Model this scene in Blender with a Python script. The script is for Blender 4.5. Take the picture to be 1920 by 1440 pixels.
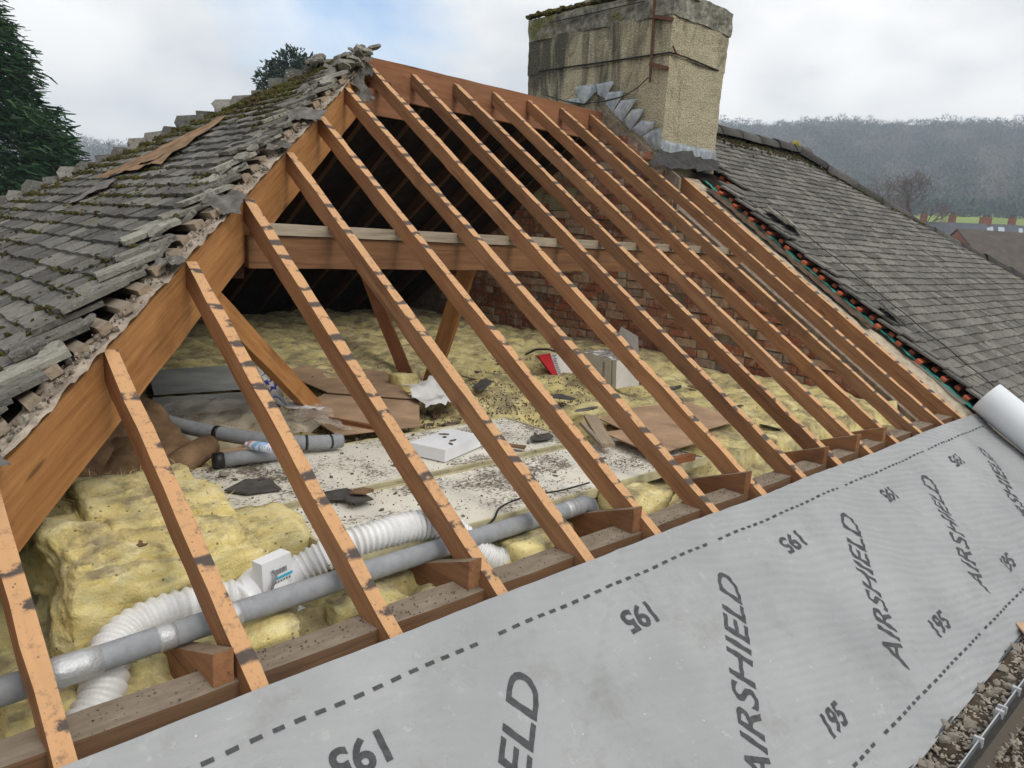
import bpy, bmesh, math, random
import numpy as np
from mathutils import Vector, Matrix, noise
R = math.radians
for o in list(bpy.data.objects): bpy.data.objects.remove(o)
scene = bpy.context.scene
COL = scene.collection

# ------------------------------------------------------------------ camera
# world: X along the eaves, Y towards the ridge, Z up; z = 0 is the rafter tops over the wall plate
CAM = Vector((-0.30079, -1.54212, 1.08995))
RIGHT = Vector((0.72523, -0.68620, 0.05620)); FWD = Vector((0.68253, 0.70485, -0.19323))
FOC = 1427.43
FWD.normalize(); DOWN = FWD.cross(RIGHT).normalized(); RIGHT = DOWN.cross(FWD).normalized()
cam = bpy.data.cameras.new('camera'); camo = bpy.data.objects.new('camera', cam); COL.objects.link(camo)
camo.matrix_world = Matrix(((RIGHT.x, -DOWN.x, -FWD.x, CAM.x), (RIGHT.y, -DOWN.y, -FWD.y, CAM.y),
                            (RIGHT.z, -DOWN.z, -FWD.z, CAM.z), (0, 0, 0, 1)))
cam.sensor_width = 36; cam.lens = FOC / 1920 * 36; cam.clip_start = .05; cam.clip_end = 5000
scene.camera = camo

# ------------------------------------------------------------------ sky, sun, exposure
SUN_AZ, SUN_EL = R(-84), R(46)            # azimuth from +X, counter-clockwise
world = bpy.data.worlds.new('World'); scene.world = world; world.use_nodes = True
wt = world.node_tree; wt.nodes.clear()
def wn(t, **kw):
    n = wt.nodes.new(t)
    for k, v in kw.items(): setattr(n, k, v)
    return n
out = wn('ShaderNodeOutputWorld'); bg = wn('ShaderNodeBackground'); bg.inputs['Strength'].default_value = .1
sky = wn('ShaderNodeTexSky', sky_type='NISHITA', sun_disc=False)
sky.sun_elevation = SUN_EL; sky.sun_rotation = math.pi / 2 - SUN_AZ; sky.air_density = 1.0; sky.dust_density = 1.5
tc = wn('ShaderNodeTexCoord'); mp = wn('ShaderNodeMapping'); mp.inputs['Scale'].default_value = (1, 1, 2.1); mp.inputs['Location'].default_value = (3.1, 5.1, 1.03)
n1 = wn('ShaderNodeTexNoise'); n1.inputs['Scale'].default_value = 2.3; n1.inputs['Detail'].default_value = 6; n1.inputs['Roughness'].default_value = .5; n1.inputs['Distortion'].default_value = .35
n2 = wn('ShaderNodeTexNoise'); n2.inputs['Scale'].default_value = 4.2; n2.inputs['Detail'].default_value = 5; n2.inputs['Roughness'].default_value = .48
r1 = wn('ShaderNodeValToRGB'); r1.color_ramp.elements[0].position = .22; r1.color_ramp.elements[1].position = .38
r2 = wn('ShaderNodeValToRGB'); e = r2.color_ramp.elements
e[0].position = .33; e[0].color = (.61, .63, .655, 1); e[1].position = .64; e[1].color = (.97, .965, .95, 1)
sc_ = wn('ShaderNodeVectorMath', operation='SCALE'); sc_.inputs['Scale'].default_value = 12.8
sk_ = wn('ShaderNodeVectorMath', operation='SCALE'); sk_.inputs['Scale'].default_value = 2.1
mxw = wn('ShaderNodeMixRGB'); L = wt.links.new
L(tc.outputs['Generated'], mp.inputs['Vector']); L(mp.outputs[0], n1.inputs['Vector']); L(mp.outputs[0], n2.inputs['Vector'])
L(n1.outputs['Fac'], r1.inputs[0]); L(n2.outputs['Fac'], r2.inputs[0]); L(r2.outputs[0], sc_.inputs[0]); L(sky.outputs[0], sk_.inputs[0])
L(r1.outputs[0], mxw.inputs['Fac']); L(sk_.outputs[0], mxw.inputs['Color1']); L(sc_.outputs[0], mxw.inputs['Color2'])
L(mxw.outputs[0], bg.inputs['Color']); L(bg.outputs[0], out.inputs['Surface'])
sd = bpy.data.lights.new('sun', 'SUN'); sd.energy = 1.5; sd.angle = R(24); sd.color = (1, .95, .87)
so = bpy.data.objects.new('sun', sd); COL.objects.link(so); so.location = (0, 0, 30)
sv = Vector((math.cos(SUN_EL) * math.cos(SUN_AZ), math.cos(SUN_EL) * math.sin(SUN_AZ), math.sin(SUN_EL)))
so.rotation_euler = sv.to_track_quat('Z', 'Y').to_euler()
vs = scene.view_settings; vs.view_transform = 'Standard'; vs.look = 'None'; vs.exposure = .12; vs.gamma = 1
try: vs.use_curve_mapping = False
except Exception: pass
cy = scene.cycles
cy.max_bounces = 6; cy.diffuse_bounces = 2; cy.glossy_bounces = 2; cy.transmission_bounces = 4; cy.volume_bounces = 0; cy.transparent_max_bounces = 8
cy.sample_clamp_indirect = 6; cy.caustics_reflective = False; cy.caustics_refractive = False

# ------------------------------------------------------------------ measuring: where a sight line meets a real plane
def ray(u, v): return FWD + RIGHT * ((u - 960) / FOC) + DOWN * ((v - 720) / FOC)
def at_z(u, v, z): d = ray(u, v); return CAM + d * ((z - CAM.z) / d.z)
def at_x(u, v, x): d = ray(u, v); return CAM + d * ((x - CAM.x) / d.x)
def at_y(u, v, y): d = ray(u, v); return CAM + d * ((y - CAM.y) / d.y)
def at_d(u, v, dist):
    d = ray(u, v); return CAM + d * (dist / math.hypot(d.x, d.y))
def pix(p):
    q = Vector(p) - CAM; z = q.dot(FWD)
    return (960 + FOC * q.dot(RIGHT) / z, 720 + FOC * q.dot(DOWN) / z, z)

# ------------------------------------------------------------------ object helpers
WM = {}
def link(o, parent=None, mat=None):
    COL.objects.link(o); mw = mat or Matrix()
    if parent is not None:
        o.parent = parent; o.matrix_parent_inverse = WM[parent.name].inverted()
    o.matrix_basis = mw; WM[o.name] = mw.copy(); return o
def thing(name, label, cat, loc=(0, 0, 0), group=None, kind=None):
    o = bpy.data.objects.new(name, None); o.empty_display_size = .1
    link(o, None, Matrix.Translation(Vector(loc))); tag(o, label, cat, group, kind); return o
def tag(o, label=None, cat=None, group=None, kind=None):
    if label: o['label'] = label
    if cat: o['category'] = cat
    if group: o['group'] = group
    if kind: o['kind'] = kind
    return o
class MB:
    def __init__(s): s.v = []; s.f = []; s.m = []
    def add(s, vs, fs, mi=0):
        b = len(s.v); s.v += [tuple(x) for x in vs]; s.f += [tuple(b + i for i in f) for f in fs]; s.m += [mi] * len(fs); return s
    def box(s, lo, hi, mi=0, M=None, j=0):
        vs = [Vector((x, y, z)) for z in (lo[2], hi[2]) for y in (lo[1], hi[1]) for x in (lo[0], hi[0])]
        if j: vs = [v + Vector((random.uniform(-j, j), random.uniform(-j, j), random.uniform(-j, j))) for v in vs]
        if M is not None: vs = [M @ v for v in vs]
        return s.add(vs, [(0, 2, 3, 1), (4, 5, 7, 6), (0, 1, 5, 4), (2, 6, 7, 3), (0, 4, 6, 2), (1, 3, 7, 5)], mi)
    def prism(s, pts, d, mi=0):
        n = len(pts); d = Vector(d); P = [Vector(p) for p in pts]
        return s.add(P + [p + d for p in P], [tuple(range(n))[::-1], tuple(range(n, 2 * n))] + [(i, (i + 1) % n, n + (i + 1) % n, n + i) for i in range(n)], mi)
    def tube(s, pts, rad, n=12, mi=0, caps=True):
        P = [Vector(p) for p in pts]; k = len(P)
        if not hasattr(rad, '__len__'): rad = [rad] * k
        vs = []; up = Vector((.013, .02, 1)).normalized(); last = None
        for i in range(k):
            t = (P[min(i + 1, k - 1)] - P[max(i - 1, 0)]).normalized()
            a = (last if last is not None else up); a = a - t * a.dot(t)
            if a.length < 1e-4: a = Vector((1, .1, .1)); a = a - t * a.dot(t)
            a.normalize(); last = a; b = t.cross(a)
            for q in range(n):
                w = 2 * math.pi * q / n; vs.append(P[i] + (a * math.cos(w) + b * math.sin(w)) * rad[i])
        fs = [(i * n + q, i * n + (q + 1) % n, (i + 1) * n + (q + 1) % n, (i + 1) * n + q) for i in range(k - 1) for q in range(n)]
        if caps: fs += [tuple(range(n))[::-1], tuple((k - 1) * n + q for q in range(n))]
        return s.add(vs, fs, mi)
    def grid(s, fn, nu, nv, mi=0):
        vs = [fn(i / nu, j / nv) for j in range(nv + 1) for i in range(nu + 1)]
        return s.add(vs, [(j * (nu + 1) + i, j * (nu + 1) + i + 1, (j + 1) * (nu + 1) + i + 1, (j + 1) * (nu + 1) + i) for j in range(nv) for i in range(nu)], mi)
    def mesh(s, name, mats, smooth=False):
        me = bpy.data.meshes.new(name); me.from_pydata(s.v, [], s.f); me.update()
        if not isinstance(mats, (list, tuple)): mats = [mats]
        for m in mats: me.materials.append(m)
        if len(mats) > 1: me.polygons.foreach_set('material_index', s.m)
        if smooth: me.polygons.foreach_set('use_smooth', [True] * len(me.polygons))
        return me
    def build(s, name, mats, parent=None, smooth=False, M=None):
        return link(bpy.data.objects.new(name, s.mesh(name, mats, smooth)), parent, M)
def inst(name, me, parent, M): return link(bpy.data.objects.new(name, me), parent, M)
def frame(o, ydir, zhint):
    y = Vector(ydir).normalized(); x = y.cross(Vector(zhint)).normalized(); z = x.cross(y)
    m = Matrix((x, y, z)).transposed().to_4x4(); m.translation = Vector(o); return m
def beam(name, p0, p1, w, h, mat, parent, zhint=(0, 0, 1), seg=.18, j=.0018, drop=0, ends=(0, 0), bow=(0, 0)):
    """a sawn timber from p0 to p1: width w, depth h hanging below the line (drop moves it), grain along local Y"""
    p0 = Vector(p0); p1 = Vector(p1); Lh = (p1 - p0).length; n = max(1, int(Lh / seg)); b = MB(); vs = []
    for i in range(n + 1):
        y = Lh * i / n
        for (x, z) in ((-w / 2, -h), (w / 2, -h), (w / 2, 0), (-w / 2, 0)):
            e = ends[0] * z if i == 0 else (ends[1] * z if i == n else 0)
            sb_ = math.sin(math.pi * i / n); vs.append((x + bow[0] * sb_ + random.uniform(-j, j), y + e, z - drop + bow[1] * sb_ + random.uniform(-j, j)))
    fs = [(i * 4 + q, i * 4 + (q + 1) % 4, i * 4 + 4 + (q + 1) % 4, i * 4 + 4 + q) for i in range(n) for q in range(4)]
    fs = [f[::-1] for f in fs] + [(0, 1, 2, 3), (n * 4 + 3, n * 4 + 2, n * 4 + 1, n * 4)]
    b.add(vs, fs); return b.build(name, mat, parent, False, frame(p0, p1 - p0, zhint))
def fbm(p, sc=1., o=3): return noise.fractal(Vector(p) * sc, 1., 2., o)
def crumple(c, nu, nv, amp, sc, seed=0):
    c = [Vector(x) for x in c]
    nrm = (c[1] - c[0]).cross(c[3] - c[0]).normalized()
    def fn(u, v):
        p = c[0] * (1 - u) * (1 - v) + c[1] * u * (1 - v) + c[2] * u * v + c[3] * (1 - u) * v
        k = amp * fbm((p.x * sc + seed, p.y * sc, p.z * sc), 1, 3)
        eu = .35 * amp * fbm((v * 7 + seed, u * 3, 5.5), 1, 2) * (abs(u - .5) * 2) ** 2
        return p + nrm * k + (c[1] - c[0]).normalized() * eu * 2 + (c[3] - c[0]).normalized() * .7 * amp * fbm((u * 8, seed, v), 1, 2)
    return fn
def rock(sz, seed=0, flat=1., sub=1):
    rr = random.Random(seed); bm = bmesh.new(); bmesh.ops.create_icosphere(bm, subdivisions=sub, radius=1)
    for v in bm.verts:
        k = 1 + .38 * noise.noise(v.co * 1.3 + Vector((seed * 3.1, 0, 0))) + rr.uniform(-.12, .12)
        v.co = Vector((v.co.x * k * sz, v.co.y * k * sz * .75, v.co.z * k * sz * flat))
    vs = [v.co.copy() for v in bm.verts]; fs = [tuple(v.index for v in f.verts) for f in bm.faces]; bm.free(); return vs, fs
def rotm(a, b, c): return Matrix.Rotation(c, 4, 'Z') @ Matrix.Rotation(b, 4, 'Y') @ Matrix.Rotation(a, 4, 'X')
def shard(w, l, t, seed):
    """an irregular thin broken slab, as a prism"""
    rr = random.Random(seed); n = rr.randint(5, 7); pts = []
    for i in range(n):
        a = 2 * math.pi * (i + rr.uniform(-.3, .3)) / n; k = rr.uniform(.75, 1.1); pts.append((math.cos(a) * w / 2 * k, math.sin(a) * l / 2 * k, 0))
    return MB().prism(pts, (0, 0, t))

# ------------------------------------------------------------------ materials
class Nt:
    def __init__(s, name, rough=.8, spec=.3):
        s.mat = bpy.data.materials.new(name); s.mat.use_nodes = True; s.t = s.mat.node_tree; s.b = s.t.nodes['Principled BSDF']
        s.b.inputs['Roughness'].default_value = rough; s.b.inputs['Specular IOR Level'].default_value = spec; s._c = None
    def n(s, ty, **kw):
        x = s.t.nodes.new(ty)
        for k, v in kw.items(): setattr(x, k, v)
        return x
    def l(s, a, b): s.t.links.new(a, b)
    def put(s, sock, v):
        if v is None: return
        if hasattr(v, 'is_linked') or isinstance(v, bpy.types.NodeSocket): s.l(v, sock)
        else:
            if isinstance(v, (tuple, list)) and len(v) == 3 and sock.type == 'RGBA': v = (*v, 1)
            sock.default_value = v
    def co(s, kind='Object'):
        if s._c is None: s._c = s.n('ShaderNodeTexCoord')
        return s._c.outputs[kind]
    def pos(s): return s.n('ShaderNodeNewGeometry').outputs['Position']
    def nor(s): return s.n('ShaderNodeNewGeometry').outputs['Normal']
    def onor(s): return s.co('Normal')
    def mapv(s, v, sc=(1, 1, 1), loc=(0, 0, 0), rot=(0, 0, 0)):
        m = s.n('ShaderNodeMapping'); s.l(v, m.inputs[0]); m.inputs['Scale'].default_value = sc; m.inputs['Location'].default_value = loc; m.inputs['Rotation'].default_value = rot; return m.outputs[0]
    def noise(s, v, sc, det=4, ro=.55, dist=0):
        x = s.n('ShaderNodeTexNoise'); s.l(v, x.inputs['Vector']); x.inputs['Scale'].default_value = sc; x.inputs['Detail'].default_value = det; x.inputs['Roughness'].default_value = ro; x.inputs['Distortion'].default_value = dist; return x.outputs['Fac']
    def vor(s, v, sc, out='Distance', feat='F1'):
        x = s.n('ShaderNodeTexVoronoi', feature=feat); s.l(v, x.inputs['Vector']); x.inputs['Scale'].default_value = sc; return x.outputs[out]
    def m(s, op, a, b=None, c=None, clamp=False):
        x = s.n('ShaderNodeMath', operation=op, use_clamp=clamp); s.put(x.inputs[0], a); s.put(x.inputs[1], b)
        if c is not None: s.put(x.inputs[2], c)
        return x.outputs[0]
    def ramp(s, f, stops, interp='LINEAR'):
        x = s.n('ShaderNodeValToRGB'); s.l(f, x.inputs[0]); cr = x.color_ramp; cr.interpolation = interp
        while len(cr.elements) < len(stops): cr.elements.new(.5)
        for e, (p, c) in zip(cr.elements, stops): e.position = p; e.color = (c, c, c, 1) if not hasattr(c, '__len__') else (*c, 1)
        return x.outputs[0]
    def step(s, f, a, b): return s.ramp(f, [(a, 0.), (b, 1.)] if a < b else [(b, 1.), (a, 0.)])
    def mix(s, f, a, b, mode='MIX'):
        x = s.n('ShaderNodeMixRGB', blend_type=mode); s.put(x.inputs[0], f); s.put(x.inputs[1], a); s.put(x.inputs[2], b); return x.outputs[0]
    def sep(s, v): x = s.n('ShaderNodeSeparateXYZ'); s.l(v, x.inputs[0]); return x.outputs
    def rnd(s):
        a = s.n('ShaderNodeObjectInfo').outputs['Random']; b = s.n('ShaderNodeNewGeometry').outputs['Random Per Island']
        return s.m('FRACT', s.m('ADD', a, s.m('MULTIPLY', b, 7.31)))
    def orand(s): return s.n('ShaderNodeObjectInfo').outputs['Random']
    def shift(s, v, amt=37.):
        c = s.n('ShaderNodeCombineXYZ'); o = s.m('MULTIPLY', s.orand(), amt); s.l(o, c.inputs[0]); s.l(o, c.inputs[1]); s.l(o, c.inputs[2])
        x = s.n('ShaderNodeVectorMath', operation='ADD'); s.l(v, x.inputs[0]); s.l(c.outputs[0], x.inputs[1]); return x.outputs[0]
    def bump(s, h, st=.3, d=.01):
        x = s.n('ShaderNodeBump'); x.inputs['Strength'].default_value = st; x.inputs['Distance'].default_value = d; s.l(h, x.inputs['Height']); s.l(x.outputs[0], s.b.inputs['Normal']); return s
    def base(s, c): s.put(s.b.inputs['Base Color'], c); return s
    def rough(s, c): s.put(s.b.inputs['Roughness'], c); return s
    def inp(s, k, v): s.put(s.b.inputs[k], v); return s
def plain(name, c, rough=.7, spec=.3, var=.25, sc=12., bump=.15, bd=.004):
    t = Nt(name, rough, spec); v = t.shift(t.co()); f = t.noise(v, sc, 5, .6)
    lo = tuple(x * (1 - var) for x in c); hi = tuple(min(1, x * (1 + var)) for x in c)
    t.base(t.ramp(f, [(.3, lo), (.7, hi)]))
    if bump: t.bump(t.noise(v, sc * 5, 4, .6), bump, bd)
    return t.mat
def timber(name, dark, light, stain=False, dust=0, grey=0):
    t = Nt(name, .72, .25); v = t.shift(t.co())
    g = t.noise(t.mapv(v, (16, 1.1, 16)), 3.2, 6, .62, .5); g2 = t.noise(t.mapv(v, (5, .5, 5)), 1.6, 4, .5, 1.2)
    c = t.ramp(t.m('ADD', t.m('MULTIPLY', g, .6), t.m('MULTIPLY', g2, .4)), [(.3, dark), (.52, tuple((a + b) / 2 for a, b in zip(dark, light))), (.72, light)])
    hue = t.ramp(t.orand(), [(0, (.66, .60, .56)), (.3, (1, .97, .93)), (.5, (.80, .80, .80)), (.75, (.95, .86, .76)), (1, (1.12, 1.08, 1.0))]); c = t.mix(1., c, hue, 'MULTIPLY')
    blot = t.step(t.noise(v, 3.3, 5, .62), .56, .74); c = t.mix(t.m('MULTIPLY', blot, .6), c, tuple(x * .45 for x in dark)); c = t.mix(t.m('MULTIPLY', t.step(t.noise(t.mapv(v, (22, .6, 22)), 2.2, 3, .6), .60, .68), .45), c, tuple(x * .4 for x in dark))
    kn = t.vor(t.mapv(v, (9, 1.7, 9)), 1.0); kk = t.step(kn, .10, .055); c = t.mix(t.m('MULTIPLY', kk, .65), c, (.07, .03, .012))
    if grey:
        gm = t.step(t.noise(t.mapv(v, (3, .8, 3)), 1.6, 3), .5 - grey * .2, .75); c = t.mix(t.m('MULTIPLY', gm, grey), c, (.16, .115, .085))
    h = g
    if stain:
        on = t.sep(t.onor())[2]; top = t.step(on, .5, .8); xyz = t.sep(t.co())
        w = t.m('MULTIPLY', t.m('SUBTRACT', t.noise(v, 9, 4), .5), .6)
        fr = t.m('FRACT', t.m('ADD', t.m('DIVIDE', xyz[1], .1016), t.m('ADD', w, .25)))
        band = t.m('SUBTRACT', 1., t.step(t.m('ABSOLUTE', t.m('SUBTRACT', fr, .5)), .12, .21))
        edge = t.m('MULTIPLY', t.m('ABSOLUTE', t.m('ADD', xyz[0], t.m('MULTIPLY', t.m('SUBTRACT', t.orand(), .5), .03))), 9.)
        nb = t.m('ADD', t.noise(t.mapv(v, (1, 1.6, 1)), 34, 5, .7), edge)
        rowr = t.noise(t.mapv(v, (.1, 5.1, .1)), 1.9, 1)
        st = t.m('MULTIPLY', band, t.step(t.m('ADD', nb, t.m('MULTIPLY', t.m('SUBTRACT', rowr, .5), 2.2)), .56, .70))
        c = t.mix(top, c, t.mix(.66, c, (.66, .385, .19)))
        dn = t.m('MULTIPLY', t.step(t.vor(v, 46), .13, .07), .8); c = t.mix(t.m('MULTIPLY', top, dn), c, (.05, .03, .02))
        c = t.mix(t.m('MULTIPLY', top, t.m('MULTIPLY', st, .92)), c, (.042, .042, .046))
        gr = t.m('MULTIPLY', t.step(t.noise(v, 42, 6, .75), .54, .66), .55); c = t.mix(t.m('MULTIPLY', top, gr), c, (.14, .10, .07))
    if dust:
        up = t.step(t.sep(t.nor())[2], .35, .8); dd = t.ramp(t.noise(t.mapv(v, (1, .25, 1)), 36, 6, .7), [(.3, (.15, .118, .086)), (.55, (.22, .18, .135)), (.8, (.30, .25, .195))])
        c = t.mix(t.m('MULTIPLY', up, dust), c, dd)
    t.base(c); t.bump(t.m('ADD', h, t.m('MULTIPLY', t.noise(v, 60, 3), .5)), .35, .003); return t.mat
MT = {}
MT['rafter'] = timber('rafter_timber', (.19, .088, .044), (.43, .23, .115), stain=True, grey=.22)
MT['beam'] = timber('beam_timber', (.30, .135, .048), (.62, .335, .135))
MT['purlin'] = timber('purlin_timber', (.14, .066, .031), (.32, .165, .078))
MT['ridge'] = timber('ridge_timber', (.20, .09, .048), (.36, .175, .092), grey=.3)
MT['dusty'] = timber('dusty_timber', (.16, .085, .045), (.32, .19, .11), dust=.95, grey=.35)
MT['greywood'] = timber('weathered_timber', (.24, .20, .15), (.52, .46, .37), grey=.4)
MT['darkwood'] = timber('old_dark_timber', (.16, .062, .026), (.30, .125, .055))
MT['joist'] = timber('joist_timber', (.17, .08, .042), (.36, .18, .088), dust=.8)
MT['backwood'] = timber('shade_dark_timber', (.050, .022, .011), (.12, .052, .024))  # timber colour darkened to deepen the shade at the back of the loft
MT['batten'] = timber('old_batten', (.22, .175, .13), (.48, .40, .31), grey=.3, dust=.6)
MT['redbatten'] = timber('treated_batten', (.42, .09, .045), (.62, .18, .09))
def tile_mat(name, a, b, c_, lich, mossy):
    t = Nt(name, .9, .2); v = t.shift(t.co()); p = t.pos(); f = t.noise(p, 26, 6, .68)
    c = t.ramp(t.m('ADD', t.m('MULTIPLY', f, .6), t.m('MULTIPLY', t.rnd(), .4)), [(.22, a), (.5, b), (.78, c_)])
    l1 = t.step(t.noise(p, 55, 5, .7), .60, .68); c = t.mix(t.m('MULTIPLY', l1, lich), c, (.44, .43, .38))
    d1 = t.step(t.noise(p, 30, 7, .78, .5), .53, .63); c = t.mix(t.m('MULTIPLY', d1, .8), c, (.035, .035, .033))
    m1 = t.step(t.noise(p, 5.5, 6, .72), .60, .70); c = t.mix(t.m('MULTIPLY', m1, mossy), c, (.10, .095, .03))
    t.base(c); t.bump(t.m('ADD', t.noise(p, 90, 5, .7), t.m('MULTIPLY', t.noise(p, 30, 4, .7), 1.2)), .85, .007); return t.mat
MT['tileL'] = tile_mat('old_tile', (.055, .051, .046), (.115, .109, .098), (.215, .204, .178), .6, .8)
MT['tilecap'] = tile_mat('hip_cap_tile', (.06, .058, .05), (.125, .12, .105), (.25, .24, .205), .7, .9)
MT['tileR'] = tile_mat('neighbour_tile', (.078, .074, .067), (.145, .138, .124), (.225, .213, .188), .45, .35)
MT['tileedge'] = tile_mat('broken_tile', (.085, .08, .07), (.20, .188, .16), (.37, .35, .295), .8, .3)
MT['ridgetile'] = tile_mat('ridge_tile', (.045, .042, .04), (.075, .07, .065), (.12, .115, .105), .35, .15)
t = Nt('moss', 1, .1); p = t.pos(); t.base(t.mix(t.step(t.noise(p, 4, 3), .42, .62), t.ramp(t.noise(p, 60, 4, .7), [(.3, (.03, .027, .012)), (.55, (.085, .080, .022)), (.75, (.19, .175, .05))]), t.ramp(t.noise(p, 60, 4, .7), [(.3, (.03, .024, .014)), (.7, (.11, .085, .04))]))); t.bump(t.noise(p, 150, 4, .7), .9, .01); MT['moss'] = t.mat
t = Nt('brick', .92, .15); v = t.shift(t.co()); p = t.pos()
c = t.ramp(t.rnd(), [(0, (.22, .085, .055)), (.25, (.38, .155, .095)), (.5, (.31, .14, .10)), (.72, (.45, .28, .20)), (.88, (.50, .40, .31)), (1, (.19, .10, .08))])
c = t.mix(.55, c, t.mix(1., c, t.ramp(t.noise(p, 28, 5, .7), [(.3, (.45, .42, .4)), (.7, (1.5, 1.45, 1.4))]), 'MULTIPLY'))
c = t.mix(t.m('MULTIPLY', t.step(t.noise(p, 9, 6, .72), .52, .66), .75), c, (.54, .48, .40)); t.base(c); t.bump(t.noise(p, 70, 5, .7), .6, .008); MT['brick'] = t.mat
MT['mortar'] = plain('mortar', (.36, .30, .24), .95, .1, .35, 22, .7, .01)
MT['mortarbed'] = plain('dark_mortar_bed', (.235, .185, .145), .95, .1, .4, 22, .7, .01)  # darker version of the mortar for the wall bed
MT['mortarstrip'] = plain('mortar_strip', (.40, .335, .25), .95, .1, .3, 14, .6, .008)
# membrane
t = Nt('membrane', .42, .42); v = t.co(); f = t.noise(v, 2.2, 5, .6); f2 = t.noise(v, 26, 4, .7)
c = t.ramp(f, [(.3, (.255, .26, .265)), (.7, (.33, .335, .34))]); c = t.mix(t.m('MULTIPLY', t.step(f2, .62, .70), .3), c, (.50, .50, .50)); c = t.mix(t.m('MULTIPLY', t.step(t.noise(v, 9, 4, .7), .66, .74), .3), c, (.46, .46, .45)); c = t.mix(t.m('MULTIPLY', t.step(t.noise(v, 3.5, 6, .75), .56, .70), .32), c, (.17, .155, .135)); c = t.mix(t.m('MULTIPLY', t.step(t.vor(v, 9), .035, .02), .6), c, (.60, .60, .58))
t.base(c); rp = t.noise(t.mapv(v, (5, 34, 34), (0, 0, 0), (0, 0, -.45)), 1.6, 3, .5, .4); t.bump(t.m('ADD', t.m('MULTIPLY', t.noise(v, 420, 2), .8), t.m('ADD', t.m('MULTIPLY', t.noise(v, 14, 4), 1.5), t.m('MULTIPLY', rp, 3.))), .22, .006); MT['memb'] = t.mat
MT['print'] = plain('print', (.055, .057, .06), .6, .3, .35, 60, 0)
MT['rollwhite'] = plain('membrane_back', (.66, .68, .71), .5, .35, .04, 6, .06)
# chimney render
t = Nt('roughcast', .95, .15); p = t.pos(); xyz = t.sep(p)
c = t.ramp(t.noise(p, 70, 5, .7), [(.25, (.20, .172, .112)), (.5, (.47, .415, .285)), (.75, (.66, .60, .45))])
lf = t.step(t.sep(t.nor())[0], -.3, -.7)
stk = t.noise(t.mapv(p, (1, 1.7, .4)), 2.4, 7, .70, .6); hi = t.m('MULTIPLY', t.m('SUBTRACT', xyz[2], 1.7), .13); yb = t.m('MULTIPLY', t.m('SUBTRACT', xyz[1], 2.9), .10)
sm = t.step(t.m('ADD', t.m('ADD', stk, hi), yb), .60, .77); sm = t.m('MULTIPLY', sm, t.m('ADD', .25, t.m('MULTIPLY', lf, .75)))
c = t.mix(t.m('MULTIPLY', sm, .9), c, t.ramp(t.noise(p, 50, 5, .7), [(.35, (.035, .036, .032)), (.7, (.12, .12, .10))]))
ms = t.step(t.m('ADD', t.noise(p, 3.4, 5, .65), t.m('ADD', t.m('MULTIPLY', t.m('SUBTRACT', xyz[2], 2.9), .35), t.m('MULTIPLY', t.m('SUBTRACT', xyz[1], 3.4), .07))), .66, .78); c = t.mix(t.m('MULTIPLY', ms, .8), c, (.12, .12, .025))
wf = t.step(t.vor(p, 55), .10, .05); c = t.mix(t.m('MULTIPLY', wf, .5), c, (.66, .64, .58))
t.base(c); t.bump(t.m('ADD', t.m('MULTIPLY', t.vor(p, 75), 1.2), t.noise(p, 130, 4, .7)), .85, .012); MT['render'] = t.mat
t = Nt('chimney_cap', .95, .15); p = t.pos(); c = t.ramp(t.noise(p, 12, 6, .7), [(.3, (.05, .05, .045)), (.5, (.20, .19, .16)), (.7, (.42, .40, .33))]); xyz = t.sep(p)
ms = t.step(t.m('ADD', t.noise(p, 4.5, 5, .66), t.m('MULTIPLY', t.m('SUBTRACT', xyz[1], 3.4), .10)), .54, .66); c = t.mix(t.m('MULTIPLY', ms, .85), c, t.ramp(t.noise(p, 60, 3), [(.3, (.05, .052, .012)), (.7, (.20, .19, .05))])); t.base(c); t.bump(t.noise(p, 60, 5, .7), .7, .012); MT['cap'] = t.mat
t = Nt('lead', .55, .4); p = t.pos(); c = t.ramp(t.noise(t.mapv(p, (1, 1, .5)), 16, 5, .65), [(.3, (.14, .165, .20)), (.5, (.30, .33, .37)), (.72, (.50, .52, .53))]); c = t.mix(t.m('MULTIPLY', t.step(t.noise(t.mapv(p, (4, 4, .5)), 6, 4), .55, .7), .6), c, (.42, .38, .16)); t.base(c); t.inp('Metallic', .25); t.bump(t.noise(p, 18, 3), .4, .01); MT['lead'] = t.mat
MT['felt'] = plain('black_felt', (.048, .046, .046), .85, .25, .5, 18, .5, .006)
MT['feltgrey'] = plain('old_grey_felt', (.13, .12, .11), .92, .15, .5, 16, .6, .006)
MT['feltbrown'] = plain('brown_felt', (.20, .125, .07), .92, .15, .45, 10, .5, .006)
MT['feltdark'] = plain('dark_brown_felt', (.085, .06, .042), .92, .15, .5, 12, .5, .006)
MT['rust'] = plain('rusty_iron', (.13, .06, .035), .85, .3, .5, 40, .5, .003)
MT['wire'] = plain('black_cable', (.02, .02, .022), .6, .3, .2, 10, 0)
MT['green'] = plain('green_membrane', (.02, .21, .165), .6, .3, .4, 12, .3)
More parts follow.
